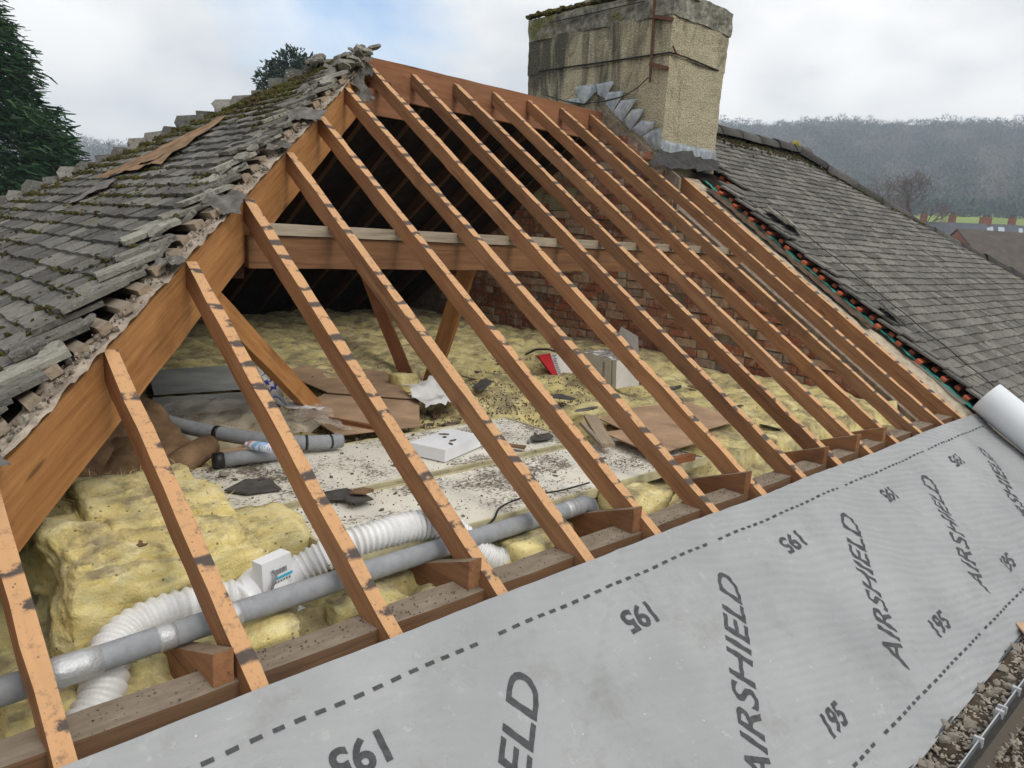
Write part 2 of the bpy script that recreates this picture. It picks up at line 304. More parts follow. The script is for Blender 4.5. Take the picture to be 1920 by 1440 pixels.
# insulation
def insul(name, dirt, str_=1., cols=((.66, .50, .15), (.87, .73, .32), (.93, .86, .54))):
    t = Nt(name, 1, .05); p = t.pos(); c = t.ramp(t.noise(t.mapv(p, (1, 1, str_)), 11, 6, .66, .7), [(.22, cols[0]), (.5, cols[1]), (.78, cols[2])])
    c = t.mix(t.m('MULTIPLY', t.step(t.noise(p, 5, 7, .70), .60 - dirt * .16, .72 - dirt * .12), t.m('MULTIPLY', .80, t.step(t.sep(t.nor())[2], .2, .75))), c, t.ramp(t.noise(p, 45, 4, .7), [(.3, (.11, .085, .05)), (.7, (.30, .245, .15))]))
    c = t.mix(t.m('MULTIPLY', t.step(t.vor(p, 28), .15, .08), .75), c, (.06, .045, .03))
    t.base(c); t.bump(t.m('ADD', t.noise(p, 40, 6, .72, .8), t.m('MULTIPLY', t.noise(p, 160, 4, .7), .5)), .8, .012); t.inp('Sheen Weight', .15); return t.mat
MT['ins'] = insul('insulation_wool', .95, 1., ((.46, .36, .11), (.72, .61, .27), (.86, .78, .47))); MT['insclean'] = insul('clean_insulation_wool', .75, 2.); MT['insdirty'] = insul('dusty_insulation_wool', .95)
t = Nt('white_painted_board', .7, .3); p = t.pos(); c = t.ramp(t.noise(p, 3, 4), [(.3, (.68, .65, .55)), (.7, (.82, .79, .70))])
mask = t.noise(p, 3.2, 5, .6); sp = t.noise(t.mapv(p, (1, 1.5, 1)), 62, 6, .74, .3); spk = t.step(t.m('ADD', sp, t.m('MULTIPLY', t.m('SUBTRACT', mask, .47), .85)), .545, .62); c = t.mix(t.m('MULTIPLY', spk, .9), c, t.ramp(t.noise(p, 90, 3), [(.3, (.05, .034, .02)), (.7, (.17, .125, .08))])); t.base(c); t.bump(spk, .4, .004); MT['door'] = t.mat
MT['cream'] = plain('cream_edge', (.50, .45, .28), .6, .3, .25, 14, .2)
MT['hardboard'] = plain('hardboard', (.41, .275, .175), .8, .2, .28, 5, .2)
MT['cardgrey'] = plain('grey_card', (.33, .34, .325), .8, .2, .25, 4, .15)
MT['pipe'] = plain('grey_pipe_foam', (.28, .29, .305), .75, .25, .14, 30, .25, .002)
MT['blacktape'] = plain('black_tape', (.015, .015, .016), .45, .4, .3, 20, .1)
t = Nt('silver_tape', .42, .5); t.base((.50, .51, .52)); t.inp('Metallic', .45); t.bump(t.noise(t.co(), 60, 4, .7), .6, .006); MT['tape'] = t.mat
t = Nt('white_duct', .42, .4); t.base(t.ramp(t.noise(t.pos(), 14, 4), [(.3, (.66, .66, .65)), (.7, (.80, .80, .79))])); t.bump(t.noise(t.pos(), 70, 4, .7), .35, .004); MT['duct'] = t.mat
MT['plastic'] = plain('white_plastic', (.80, .81, .83), .35, .5, .03, 3, 0)
MT['cyan'] = plain('cyan_label', (.03, .45, .66), .4, .4, .05, 3, 0); MT['inkgrey'] = plain('label_ink', (.20, .20, .21), .5, .3, .1, 3, 0)
MT['card'] = plain('white_carton', (.62, .60, .56), .7, .25, .10, 7, .1); MT['carton'] = plain('clean_white_carton', (.80, .81, .84), .6, .3, .05, 7, .05)
MT['cartondirty'] = plain('dirty_carton', (.24, .225, .21), .9, .2, .7, 26, .4); MT['red'] = plain('red_print', (.46, .015, .02), .6, .3, .12, 5, 0)
t = Nt('polythene', .25, .5); t.base((.62, .55, .46)); t.inp('Alpha', .42); t.bump(t.noise(t.co(), 22, 4, .6), .5, .02); MT['poly'] = t.mat
t = Nt('spray_can', .3, .5); t.base(t.ramp(t.noise(t.mapv(t.co(), (3, 18, 3)), 3, 2), [(.38, (.25, .45, .72)), (.5, (.72, .76, .82)), (.6, (.70, .25, .28))], 'CONSTANT')); MT['can'] = t.mat
t = Nt('striped_bag', .35, .4); t.base(t.ramp(t.noise(t.mapv(t.co(), (1, 22, 1)), 3, 1), [(.35, (.65, .64, .62)), (.47, (.05, .06, .36)), (.53, (.68, .66, .64)), (.6, (.5, .05, .05))], 'CONSTANT')); MT['bag'] = t.mat
MT['paper'] = plain('paper', (.66, .65, .64), .6, .3, .1, 8, .1)
MT['crumb'] = plain('debris', (.15, .115, .085), .95, .1, .6, 30, .5); MT['slate'] = plain('felt_scrap', (.085, .078, .072), .9, .2, .4, 20, .4)
MT['stone'] = plain('rubble_stone', (.30, .27, .225), .95, .15, .4, 16, .6, .008); MT['soil'] = plain('rubble_soil', (.085, .066, .048), .98, .1, .6, 18, .9, .02)
MT['gutter'] = plain('gutter_plastic', (.035, .038, .042), .4, .45, .25, 12, .1); MT['clip'] = plain('gutter_clip', (.40, .41, .42), .5, .4, .1, 12, 0)
MT['underfelt'] = plain('roof_underside', (.018, .013, .010), .95, .1, .5, 9, .3)  # base colour lowered too, painting in deeper loft shade
MT['ceiling'] = plain('plasterboard_back', (.20, .17, .13), .95, .1, .4, 5, .2)
# plants and background
def leafm(name, a, b, c_):
    t = Nt(name, .75, .2); p = t.pos(); f = t.m('ADD', t.m('MULTIPLY', t.noise(p, 1.1, 4, .6), .6), t.m('MULTIPLY', t.n('ShaderNodeNewGeometry').outputs['Random Per Island'], .4)); t.base(t.ramp(f, [(.25, a), (.5, b), (.75, c_)])); return t.mat
MT['conifer'] = leafm('conifer_leaf', (.008, .024, .012), (.017, .052, .020), (.045, .095, .034)); MT['evergreen'] = leafm('evergreen_leaf', (.012, .03, .018), (.03, .055, .032), (.055, .085, .05))
MT['bark'] = plain('bark', (.09, .065, .05), .95, .1, .4, 8, .4); MT['twig'] = plain('twig', (.13, .10, .085), .9, .1, .3, 2, 0)
t = Nt('winter_wood', 1, .05); a_ = t.n('ShaderNodeAttribute', attribute_name='tint'); t.base(a_.outputs['Color']); MT['wood'] = t.mat
MT['hill'] = plain('hill_ground', (.15, .13, .105), 1, .05, .3, .02, 0); MT['field'] = plain('pasture', (.20, .26, .045), 1, .05, .2, .05, 0); MT['ground'] = plain('grass_ground', (.07, .09, .03), 1, .05, .3, .1, 0)
MT['hbrick'] = plain('far_brick', (.27, .105, .062), .9, .1, .25, 2.5, 0); MT['hroof'] = plain('far_roof', (.085, .068, .056), .85, .2, .25, 1.5, 0); MT['hslate'] = plain('far_slate', (.075, .08, .095), .7, .3, .2, 1.0, 0)
MT['hwhite'] = plain('far_render', (.62, .60, .55), .8, .2, .08, 1, 0); t = Nt('far_glass', .08, .6); t.base((.05, .06, .07)); MT['hglass'] = t.mat
t = Nt('roof_light', .06, .7); t.base((.45, .5, .55)); t.inp('Metallic', .7); MT['hsky'] = t.mat
MT['lichen'] = plain('yellow_lichen', (.30, .26, .07), 1, .1, .35, 30, .6, .01)
# ------------------------------------------------------------------ roof geometry
random.seed(7)
A = .40; PW = .0447; P = .5860; CP, SP = math.cos(P), math.sin(P); TP = math.tan(P)
XH = -.6394; KH = .9617; S = 3.993; YR = S * CP; ZR = S * SP; XA = XH + YR / KH       # hip corner, hip plan slope, ridge
PE = math.atan(ZR / (XA - XH)); CE, SE = math.cos(PE), math.sin(PE); YB = 2 * YR + .03
def roof(x, s, off=0.): return Vector((x, s * CP - off * SP, s * SP + off * CP))
def hipend(y, r, off=0.): return Vector((XH + r * CE - off * SE, y, r * SE + off * CE))     # the slope over the hip end, r up the slope
NF = Vector((0, -SP, CP)); NE = Vector((-SE, 0, CE)); XW = 5.40
def hip_pt(x, up=0.): y = KH * (x - XH); return Vector((x, y, y * TP + up))

# ------------------------------------------------------------------ terrain far below and beyond (setting)
def elev(az):           # elevation angle of the wooded crest by azimuth
    k = max(0, min(1, (az - 38) / 30)); return 6.95 * (1 - k) + 2.9 * k
def terr(az, d):
    if d < 70: return -5.6
    cz = 1 + 640 * math.tan(R(elev(az)))
    if d < 330: return -5.6 + 22.4 * ((d - 70) / 260) ** 1.5
    t_ = min(1, (d - 330) / 310); t_ = t_ * t_ * (3 - 2 * t_); z = 16.8 + (cz - 16.8) * t_
    return z + 3.5 * noise.noise(Vector((az * .22, d * .006, 3)))
azs = [-30 + 2.0 * i for i in range(76)]; ds = [0, 35, 70, 110, 150, 190, 230, 260, 290, 320, 350, 380, 420, 460, 500, 540, 580, 620, 660, 720, 800, 900]
def polar(az, d, z): return (CAM.x + d * math.cos(R(az)), CAM.y + d * math.sin(R(az)), z)
b = MB(); b.grid(lambda u, v: polar(azs[round(u * 75)], ds[round(v * 21)], terr(azs[round(u * 75)], ds[round(v * 21)])), 75, 21)
g = b.build('hills', MT['hill'], smooth=True); tag(g, kind='structure')
b = MB(); b.box((-1400, -1400, -6.2), (1500, 1500, -5.75)); g = b.build('ground', MT['ground']); tag(g, kind='structure')
b = MB(); b.grid(lambda u, v: polar(6 + 20 * u, 190 + 128 * v, terr(6 + 20 * u, 190 + 128 * v) + .5 + 1.8 * math.sin(math.pi * u) * v), 24, 10); g = b.build('field', MT['field'], smooth=True); tag(g, kind='structure')

# ------------------------------------------------------------------ roof frame: one thing, every timber a part
fr = thing('roof_frame', 'bare orange timber roof frame with rafters, hip, ridge and purlin over the open loft', 'roof frame', (0, 0, -.1))
for i in range(15):
    x = i * A + PW / 2
    if i < 7: top = roof(x, KH * (x - XH) / CP - .02)
    elif i < 14: top = roof(x, S - .01)
    else: top = roof(x, 3.05)
    w_ = PW + (.016 if i == 14 else random.uniform(-.002, .002))
    beam('rafter', roof(x, -1.06), top + Vector((random.uniform(-.004, .004), 0, 0)), w_, .080 if i < 14 else .11, MT['rafter'], fr, zhint=NF, ends=(0, TP), seg=.11, j=.0024, bow=(random.uniform(-.009, .009), random.uniform(-.010, .004)))
hp = lambda x: hip_pt(x) + Vector((-.018, .018, -.014))
beam('hip_rafter', hp(-.62), hp(XA + .01), .038, .245, MT['beam'], fr, ends=(0, .4), j=.0025)
beam('ridge_board', (XA - .05, YR + .018, ZR + .045), (XW + .03, YR + .018, ZR + .035), .036, .255, MT['ridge'], fr, j=.003)
beam('purlin', (1.22, 1.80, 1.018), (XW + .05, 1.80, 1.025), .075, .145, MT['purlin'], fr)
beam('purlin_packer', (1.26, 1.79, 1.075), (XW + .04, 1.79, 1.08), .085, .052, MT['greywood'], fr)
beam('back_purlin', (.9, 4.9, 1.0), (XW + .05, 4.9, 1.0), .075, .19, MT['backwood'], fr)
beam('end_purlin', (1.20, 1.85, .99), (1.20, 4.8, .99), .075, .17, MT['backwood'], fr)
# braces by the ridge
p0 = at_y(692, 222, 3.22); p1 = at_y(770, 217, 3.22)
beam('collar_board', (p0.x - .12, 3.215, 2.02), (p1.x - .03, 3.215, 2.02), .03, .17, MT['ridge'], fr)
# hip end and back slope rafters seen from inside
for k in range(1, 11):
    y = .55 + k * .45
    m_ = abs(y - YR); r1_ = (XA - XH - m_ / KH) / CE
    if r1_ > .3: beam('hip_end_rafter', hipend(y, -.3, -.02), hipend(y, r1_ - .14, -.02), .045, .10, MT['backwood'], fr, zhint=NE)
for i in range(-1, 14):
    x = i * A + .2; yy = YB + .2; e_ = YR + .04
    if x < XA: e_ = max(e_, YB - KH * (x - XH) + .03)
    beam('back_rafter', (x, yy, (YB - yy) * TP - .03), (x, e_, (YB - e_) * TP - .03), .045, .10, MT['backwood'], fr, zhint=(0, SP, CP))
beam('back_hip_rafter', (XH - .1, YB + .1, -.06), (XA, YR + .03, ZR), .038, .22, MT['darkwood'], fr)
# struts
beam('strut', (1.95, 2.38, .02), (1.02, 1.70, .80), .05, .10, MT['beam'], fr)
beam('strut', (2.80, 2.50, -.02), (2.57, 1.84, .93), .10, .05, MT['beam'], fr, zhint=(-.7, -.6, .3))
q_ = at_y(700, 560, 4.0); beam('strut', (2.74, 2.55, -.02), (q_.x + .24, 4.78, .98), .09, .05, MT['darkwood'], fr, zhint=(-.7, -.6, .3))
# plate, joists with sloped ends
beam('wall_plate', (-1.0, .118, .002), (6.2, .118, .002), .102, .075, MT['dusty'], fr, j=.003)
for i in (1, 3, 5, 7, 9, 10, 11):
    x1 = i * A - .004; x0 = x1 - .05; z1 = .098; dz = random.uniform(-.012, .012); y0 = .064 + random.uniform(-.01, .012)
    if i in (3, 5, 8, 12): y0 += .02
    b = MB(); pts = [(x0, y0, .003), (x0, y0, z1 + dz), (x0, y0 + .34, -.035 + dz), (x0, 3.2, -.045), (x0, 3.2, -.14), (x0, y0 + .2, -.14), (x0, .175, .003)]
    b.prism(pts, (.05, 0, 0)); o = b.build('joist', MT['joist'], fr)
# ceiling below the joists
b = MB(); b.box((XH - .2, .17, -.19), (XW + .1, YB, -.15)); g = b.build('ceiling', MT['ceiling']); tag(g, kind='structure')

# ------------------------------------------------------------------ tiles
def tile_mesh(name, mat, w=.163, l=.21, t=.014, seed=0, edge=False):
    rr = random.Random(seed); vs = []; nx = 4; j = .0025
    tl = [rr.uniform(-.006, .006) for _ in range(nx + 1)]
    for z_ in (0, 1):
        for iy in (0, 1):
            for ix in range(nx + 1):
                x = -w / 2 + w * ix / nx; cam_ = .004 * (1 - (2 * ix / nx - 1) ** 2)
                y = (tl[ix] if iy == 0 else l); vs.append((x + rr.uniform(-j, j) * .6, y, cam_ + (t if z_ else 0) + rr.uniform(-j, j) * .5))
    n = nx + 1; fs = []
    for ix in range(nx):
        fs += [(2 * n + ix, 2 * n + ix + 1, 3 * n + ix + 1, 3 * n + ix), (ix, n + ix, n + ix + 1, ix + 1), (ix, ix + 1, 2 * n + ix + 1, 2 * n + ix), (n + ix, 3 * n + ix, 3 * n + ix + 1, n + ix + 1)]
    fs += [(0, 2 * n, 3 * n, n), (nx, n + nx, 3 * n + nx, 2 * n + nx)]
    b = MB(); b.add(vs, fs); return b.mesh(name, mat)
def rest_of(name, places, meshes, mat, parent):
    arrs = [(np.array([v.co[:] for v in m.vertices]), [tuple(p.vertices) for p in m.polygons]) for m in meshes]
    V = []; F = []; o_ = 0
    for k, M in places:
        a, f = arrs[k]; Mn = np.array(M); V.append(a @ Mn[:3, :3].T + Mn[:3, 3]); F += [tuple(i + o_ for i in q) for q in f]; o_ += len(a)
    me = bpy.data.meshes.new(name); me.from_pydata(np.concatenate(V).tolist(), [], F); me.update(); me.materials.append(mat)
    o = link(bpy.data.objects.new(name, me), parent); tag(o, kind='stuff'); return o
def lay(places, meshes, mat, parent, name, limit=295):
    """the tiles that show largest become parts, the rest one part of kind stuff"""
    def size(pl):
        u, v, z = pix(pl[1].translation)
        return z if (z > 0 and -20 < u < 1940 and -20 < v < 1460) else 999 + abs(z)
    places = sorted(places, key=size)
    for k, M in places[:limit]: inst(name, meshes[k], parent, M)
    rest_of(name + '_rows', places[limit:], meshes, mat, parent)
GA = .1016
# left: slope over the hip end, torn off along the front hip
hl = thing('tiled_hip_slope', 'old grey mossy tiled slope on the left with its torn edge along the hip', 'tiled roof', (XH, YR, 0))
tl_m = [tile_mesh('tile_left%d' % k, MT['tileL'], seed=k, t=.019) for k in range(7)] + [tile_mesh('tile_edge%d' % k, MT['tileedge'], seed=20 + k, t=.019, l=.23) for k in range(4)]
XD = Vector((0, -1, 0)); YD = Vector((CE, 0, SE))       # tile width runs along -Y, length up the slope
def end_frame(y, r, off, tilt, yaw=0, roll=0):
    M = Matrix((XD, YD, NE)).transposed().to_4x4(); M.translation = hipend(y, r, off)
    return M @ rotm(-tilt, roll, yaw)
places = []; bat_rows = []; edge_y = {}
for k in range(2, 41):
    r = .02 + k * GA; half = (XA - XH - r * CE) * KH
    if half < .05: continue
    yf, yb = YR - half, YR + half
    gap = .26 + .10 * noise.noise(Vector((r * 2.7, 5, 1))) + random.uniform(-.05, .05)
    if r > 3.2: gap *= .6
    bat_rows.append((r, yf)); edge_y[k] = yf + gap
    y = yf + gap + .08 + (.0825 if k % 2 else 0) * (random.random() > .3); first = True
    while y < yb - .02:
        wob = .004 * noise.noise(Vector((y * 3, r * 3, 0)))
        lift = random.uniform(0, .006) + (random.uniform(0, .02) if first else 0)
        kk = random.randrange(7)
        if first: kk = 7 + random.randrange(4)
        places.append((kk, end_frame(y, r + random.uniform(-.0045, .0045), .066 + wob + lift, R(7.2) + random.uniform(-.02, .02), random.uniform(-.03, .03) + (random.uniform(-.16, .10) if first else 0), random.uniform(-.02, .02) + (random.uniform(-.13, .02) if first else 0))))
        y += .166 + random.uniform(-.002, .003); first = False
lay(places, tl_m, MT['tileL'], hl, 'tile')
for (r, yf) in bat_rows:
    y0 = yf + .12 + random.uniform(.01, .085); yl = min(y0 + random.uniform(.5, .7), 2 * YR - yf)
    if r < .7: continue
    beam('batten', hipend(y0, r + .15, .046 + random.uniform(-.004, .010)), hipend(yl, r + .15, .026), .042, .030, MT['batten'], hl, zhint=NE, j=.001)
b = MB(); n_ = 60
def underl(u, v):
    r = .1 + u * 3.95; half = max(.0, (XA - XH - r * CE) * KH - .04); yy = (YR - half) + (2 * half) * v
    return hipend(yy, r, .006)
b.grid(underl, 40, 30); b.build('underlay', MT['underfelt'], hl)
# hip tiles along the far hip (the stepped skyline)
hb0 = Vector((XA, YR + .02, ZR)); hb1 = Vector((XH, YB - .02, 0)); hd = (hb1 - hb0).normalized(); Lh = (hb1 - hb0).length
def hip_tile(seed):
    rr = random.Random(seed); b = MB(); n = 5; vs = []
    for iy, (yy, zz, sp) in enumerate(((0, .085, 1.05), (.22, -.01, .85))):
        for t_ in (0, .026):
            for i in range(n):
                a = (i / (n - 1) - .5) * 2; vs.append((a * .105 * sp + rr.uniform(-.012, .012), yy + rr.uniform(-.02, .02) * (iy == 0), zz - abs(a) ** 1.3 * (.085 if iy else .11) + t_ + rr.uniform(-.010, .010)))
    fs = []
    for i in range(n - 1):
        fs += [(n + i, n + i + 1, 3 * n + i + 1, 3 * n + i), (i, 2 * n + i, 2 * n + i + 1, i + 1), (i, i + 1, n + i + 1, n + i)]
    fs += [(0, n, 3 * n, 2 * n), (n - 1, 2 * n + n - 1, 3 * n + n - 1, n + n - 1)]
    b.add(vs, fs)
    b.add([(-.09, .02, -.05), (.09, .02, -.05), (.10, .015, .02), (0, .015, .095), (-.10, .015, .02)], [(0, 1, 2, 3, 4)]); return b.mesh('hip_tile%d' % seed, [MT['tilecap']])
htm = [hip_tile(k) for k in range(9)]
k = 0; d_ = .30
while d_ < Lh * .78:
    o_ = hb0 + hd * d_ + Vector((0, 0, .080 + random.uniform(-.010, .008)))
    M = frame(o_, -hd, (0, 0, 1)) @ rotm(R(4) + random.uniform(-.13, .10), random.uniform(-.16, .16), random.uniform(-.14, .14)) @ Matrix.Scale(random.uniform(.62, .90), 4)
    inst('hip_tile', htm[(k * 5) % 9], hl, M); d_ += .138 + random.uniform(-.008, .008); k += 1
# right: the neighbour's slope
rr_ = thing('neighbour_tiled_slope', 'grey tiled roof slope of the adjoining house right of the chimney', 'tiled roof', (9, 0, 0))
tr_m = [tile_mesh('tile_right%d' % k, MT['tileR'], seed=40 + k, t=.015) for k in range(7)]
XRA, SRA = 9.10, 4.05           # far end of the neighbour's ridge
def rframe(x, s, off, tilt, yaw=0, roll=0):
    M = Matrix((Vector((1, 0, 0)), Vector((0, CP, SP)), NF)).transposed().to_4x4(); M.translation = roof(x, s, off); return M @ rotm(-tilt, roll, yaw)
def hip_r(s): return XRA + (SRA - s) * 1.10
places = []; verge = []
for k in range(-11, 41):
    s = k * GA - .03
    x = 6.0 + .07 * noise.noise(Vector((s * 2.3, 1.5, 0))) + (.083 if k % 2 else 0); first = True
    if s > 2.72: x = max(x, 6.36 + .02 * (k % 2))
    verge.append((s, x))
    while x < hip_r(s) - .03:
        kk = random.randrange(7); l_ = random.uniform(.008, .026) if first else random.uniform(0, .004)
        places.append((kk, rframe(x, s + random.uniform(-.005, .005), .058 + l_ + .008 * noise.noise(Vector((x * .8, s * .8, 9))), R(6.8) + random.uniform(-.012, .012), random.uniform(-.02, .02) + (random.uniform(-.10, .10) if first and random.random() < .4 else 0), random.uniform(-.012, .012) + (random.uniform(.04, .17) if first else 0))))
        x += .166 + random.uniform(-.001, .002); first = False
lay(places, tr_m, MT['tileR'], rr_, 'tile')
for (s, x) in verge:
    if -.2 < s < 3.0:
        e_ = x - .10 - random.uniform(.0, .035); beam('batten', roof(e_, s + .16, .036), roof(e_ + .6, s + .16, .034), .042, .026, MT['redbatten'], rr_, zhint=NF, j=.001)
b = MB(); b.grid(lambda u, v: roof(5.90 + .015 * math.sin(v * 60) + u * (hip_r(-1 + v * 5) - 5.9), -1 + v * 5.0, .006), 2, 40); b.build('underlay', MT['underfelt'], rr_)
b = MB(); b.grid(lambda u, v: roof(5.865 + u * .10 + .012 * fbm((v * 30, 3, 1)), .0 + v * 3.0, .016 + .012 * fbm((u * 3, v * 40, 8)) - .012 * u), 4, 90); o = b.build('membrane_strip', MT['green'], rr_); o['label'] = 'green membrane edge showing beneath the verge tiles'
b = MB(); b.grid(lambda u, v: roof(hip_r(SRA - v * 5.4) - u * .02 + u * 4, SRA - v * 5.4, -u * 2.6 + .03), 1, 10); b.build('far_slope', MT['tileR'], rr_)
def ridge_tile(seed, l=.44, r=.115):
    rr = random.Random(seed); b = MB(); n = 8; vs = []
    for (y, ra) in ((0, r * 1.06), (l, r * .97)):
        for t_ in (0, .016):
            for i in range(n + 1):
                a = math.pi * i / n; vs.append((math.cos(a) * (ra - t_) + rr.uniform(-.002, .002), y, math.sin(a) * (ra - t_) * .92 - .02))
    m = n + 1; fs = []
    for i in range(n): fs += [(i, i + 1, 2 * m + i + 1, 2 * m + i), (m + i, 3 * m + i, 3 * m + i + 1, m + i + 1), (i, m + i, m + i + 1, i + 1), (2 * m + i, 2 * m + i + 1, 3 * m + i + 1, 3 * m + i)]
    b.add(vs, fs); return b.mesh('ridge_tile%d' % seed, MT['ridgetile'], True)
rtm = [ridge_tile(k) for k in range(3)]
x = 6.0; k = 0
while x < XRA + .1:
    p = roof(x, SRA, .085 + random.uniform(-.006, .006)); inst('ridge_tile', rtm[k % 3], rr_, frame(p, (1, 0, random.uniform(-.015, .015)), (0, 0, 1))); x += .43; k += 1
h0 = roof(XRA, SRA, .085); h1 = roof(hip_r(-1.0), -1.0, .045); hdR = (h1 - h0).normalized(); d_ = .05
while d_ < (h1 - h0).length:
    p = h0 + hdR * d_ - Vector((0, 0, .075 * math.sin(math.pi * min(1, d_ / (h1 - h0).length / .56)))); inst('hip_tile', rtm[k % 3], rr_, frame(p + Vector((0, 0, random.uniform(-.006, .006))), hdR, (0, 0, 1)) @ Matrix.Scale(1.05 if k % 2 else .97, 4)); d_ += .43; k += 1
# back slopes (out of sight behind the ridge)
bs = thing('back_roof_slope', 'rear roof slope closing the loft behind the rafters', 'tiled roof', (3, YB, 0))
b = MB(); e0 = YB + .3
b.add([(XH - .3, e0, (YB - e0) * TP + .012), (XW + 7, e0, (YB - e0) * TP + .012), (XW + 4, YR + .06, (YB - YR - .06) * TP + .012), (XA, YR + .06, (YB - YR - .06) * TP + .012)], [(0, 1, 2, 3)])
b.add([(XH - .3, e0, (YB - e0) * TP + .075), (XW + 7, e0, (YB - e0) * TP + .075), (XW + 4, YR + .10, (YB - YR - .10) * TP + .075), (XA, YR + .10, (YB - YR - .10) * TP + .075)], [(0, 1, 2, 3)], 1)
b.build('covering', [MT['underfelt'], MT['tileL']], bs)
# ------------------------------------------------------------------ brick party wall
random.seed(11)
pw = thing('party_wall', 'brick party wall with smeared mortar behind the rafters', 'brick wall', (XW + .1, 3, -.1))
def ztop(y): return (y if y < YR else YB - y) * TP - (.22 if y < 2.42 else (-.075 if y < 3.42 else .05))
b = MB(); pts = [(XW + .012, .12, -.15), (XW + .012, YB - .1, -.15), (XW + .012, YB - .1, ztop(YB - .1)), (XW + .012, YR, ZR - .22), (XW + .012, .12, .12 * TP - .2)]
b.prism(pts, (.25, 0, 0)); b.build('mortar_bed', MT['mortarbed'], pw)
b = MB(); b.prism([(XW - .024, 2.40, 1.0), (XW - .024, 3.6, 1.4), (XW - .024, 3.42, 3.42 * TP + .05), (XW - .024, 2.40, 2.40 * TP + .05)], (.03, 0, 0)); b.build('mortar_bed', MT['mortarbed'], pw)
def brick_mesh(k, l):
    rr = random.Random(k); b = MB(); b.box((0, 0, 0), (.05, l, .065), j=.0035); return b.mesh('brick%d' % k, MT['brick'])
bmS = [brick_mesh(k, .213) for k in range(4)]; bmH = [brick_mesh(10 + k, .103) for k in range(3)]
pl = []; zz = -.02; row = 0
while zz < 2.2:
    y = .1 + (row % 2) * .06 + random.uniform(0, .02); hdr = row % 4 == 2
    while y < 5.6:
        half = hdr or random.random() < .16; l_ = .103 if half else .213
        if zz + .075 < min(ztop(y + .01), ztop(y + l_)) and random.random() > .015:
            me = random.randrange(3) + 4 if half else random.randrange(4)
            M = Matrix.Translation((XW + random.uniform(-.006, .009) - (.034 if 2.38 < y < 3.5 and zz > .9 + (y - 2.3) * .4 else 0), y, zz + random.uniform(-.004, .004))) @ rotm(random.uniform(-.025, .025), random.uniform(-.04, .04), random.uniform(-.03, .03))
            pl.append((me, M))
        y += l_ + .011 + random.uniform(-.002, .006)
    zz += .076; row += 1
lay(pl, bmS + bmH, MT['brick'], pw, 'brick')
# mortar topping of the wall beside the neighbour's verge, with a torn felt strip on it
b = MB(); b.grid(lambda u, v: roof(5.650 + u * .24, .0 + v * 3.05, -.012 + .012 * fbm((u * 4, v * 22, 2), 1, 4)), 6, 120); b.build('mortar_topping', MT['mortarstrip'], pw)
b = MB(); b.grid(lambda u, v: roof(5.73 + u * .15 + .02 * fbm((v * 14, 1, u * 3)) * (1 - u), .95 + v * 1.9, .012 + .012 * fbm((u * 5, v * 20, 6), 1, 3)), 6, 60); b.build('felt_strip', MT['feltdark'], pw)

# ------------------------------------------------------------------ chimney
CX0, CX1, CY0, CY1 = 5.40, 6.27, 2.64, 4.36
ch = thing('chimney_stack', 'large roughcast chimney stack with mossy cap straddling the ridge', 'chimney', (5.83, 3.5, 1.5))
def shell(z0, z1, nz, ex, amp, seed, top=False, ex1=None):
    b = MB(); ring = []; n = 18
    def per(e):
        L_ = []
        for i in range(n): L_.append((CX0 - e, CY1 + e - (CY1 - CY0 + 2 * e) * i / n))
        for i in range(n): L_.append((CX0 - e + (CX1 - CX0 + 2 * e) * i / n, CY0 - e))
        for i in range(n): L_.append((CX1 + e, CY0 - e + (CY1 - CY0 + 2 * e) * i / n))
        for i in range(n): L_.append((CX1 + e - (CX1 - CX0 + 2 * e) * i / n, CY1 + e))
        return L_
    cx, cy = (CX0 + CX1) / 2, (CY0 + CY1) / 2; vs = []
    for k in range(nz + 1):
        z = z0 + (z1 - z0) * k / nz; e = ex + ((ex1 - ex) * k / nz if ex1 is not None else 0)
        for (x, y) in per(e):
            q = fbm((x * 3 + seed, y * 3, z * 3), 1, 4) * amp + noise.noise(Vector((x * 25 + seed, y * 25, z * 25))) * amp * .35
            d = Vector((x - cx, y - cy, 0)).normalized(); vs.append(Vector((x, y, z + noise.noise(Vector((x * 5, y * 5, seed))) * amp * .5)) + d * q)
    m = 4 * n; fs = [(k * m + i, k * m + (i + 1) % m, (k + 1) * m + (i + 1) % m, (k + 1) * m + i) for k in range(nz) for i in range(m)]
    b.add(vs, fs)
    if top: b.f.append(tuple(nz * m + i for i in range(m))); b.m.append(0)
    return b
shell(1.35, 2.69, 30, 0, .017, 1).build('lower_stack', MT['render'], ch)
shell(2.672, 3.02, 9, .010, .016, 4).build('upper_stack', MT['render'], ch)
shell(2.995, 3.20, 7, .016, .032, 9, ex1=.022).build('cap_band', MT['cap'], ch)
b = MB(); n_ = 24
def flaun(u, v):
    x = CX0 - .02 + (CX1 - CX0 + .04) * u; y = CY0 - .02 + (CY1 - CY0 + .04) * v; e = min(u, 1 - u) * 2; f_ = min(v, 1 - v) * 2
    return (x, y, 3.185 + .19 * (1 - (1 - min(e, 1)) ** 3) * (1 - (1 - f_) ** 3) + .03 * fbm((x * 5, y * 5, 1), 1, 3))
b.grid(flaun, n_, n_); o = b.build('flaunching', MT['cap'], ch, True); o['label'] = 'mossy mortar top of the stack'
random.seed(5); b = MB()
for i in range(260):
    y = random.uniform(3.0, 4.45); x = CX0 - .015 + abs(random.gauss(0, .08)); z = 3.2 + .10 * min(1, (x - CX0 + .06) / .2) + random.uniform(-.01, .015)
    vs, fs = rock(random.uniform(.015, .045), i, .55); b.add([Vector(v_) + Vector((x, y, z)) for v_ in vs], fs)
o = b.build('moss', MT['moss'], ch); tag(o, kind='stuff')
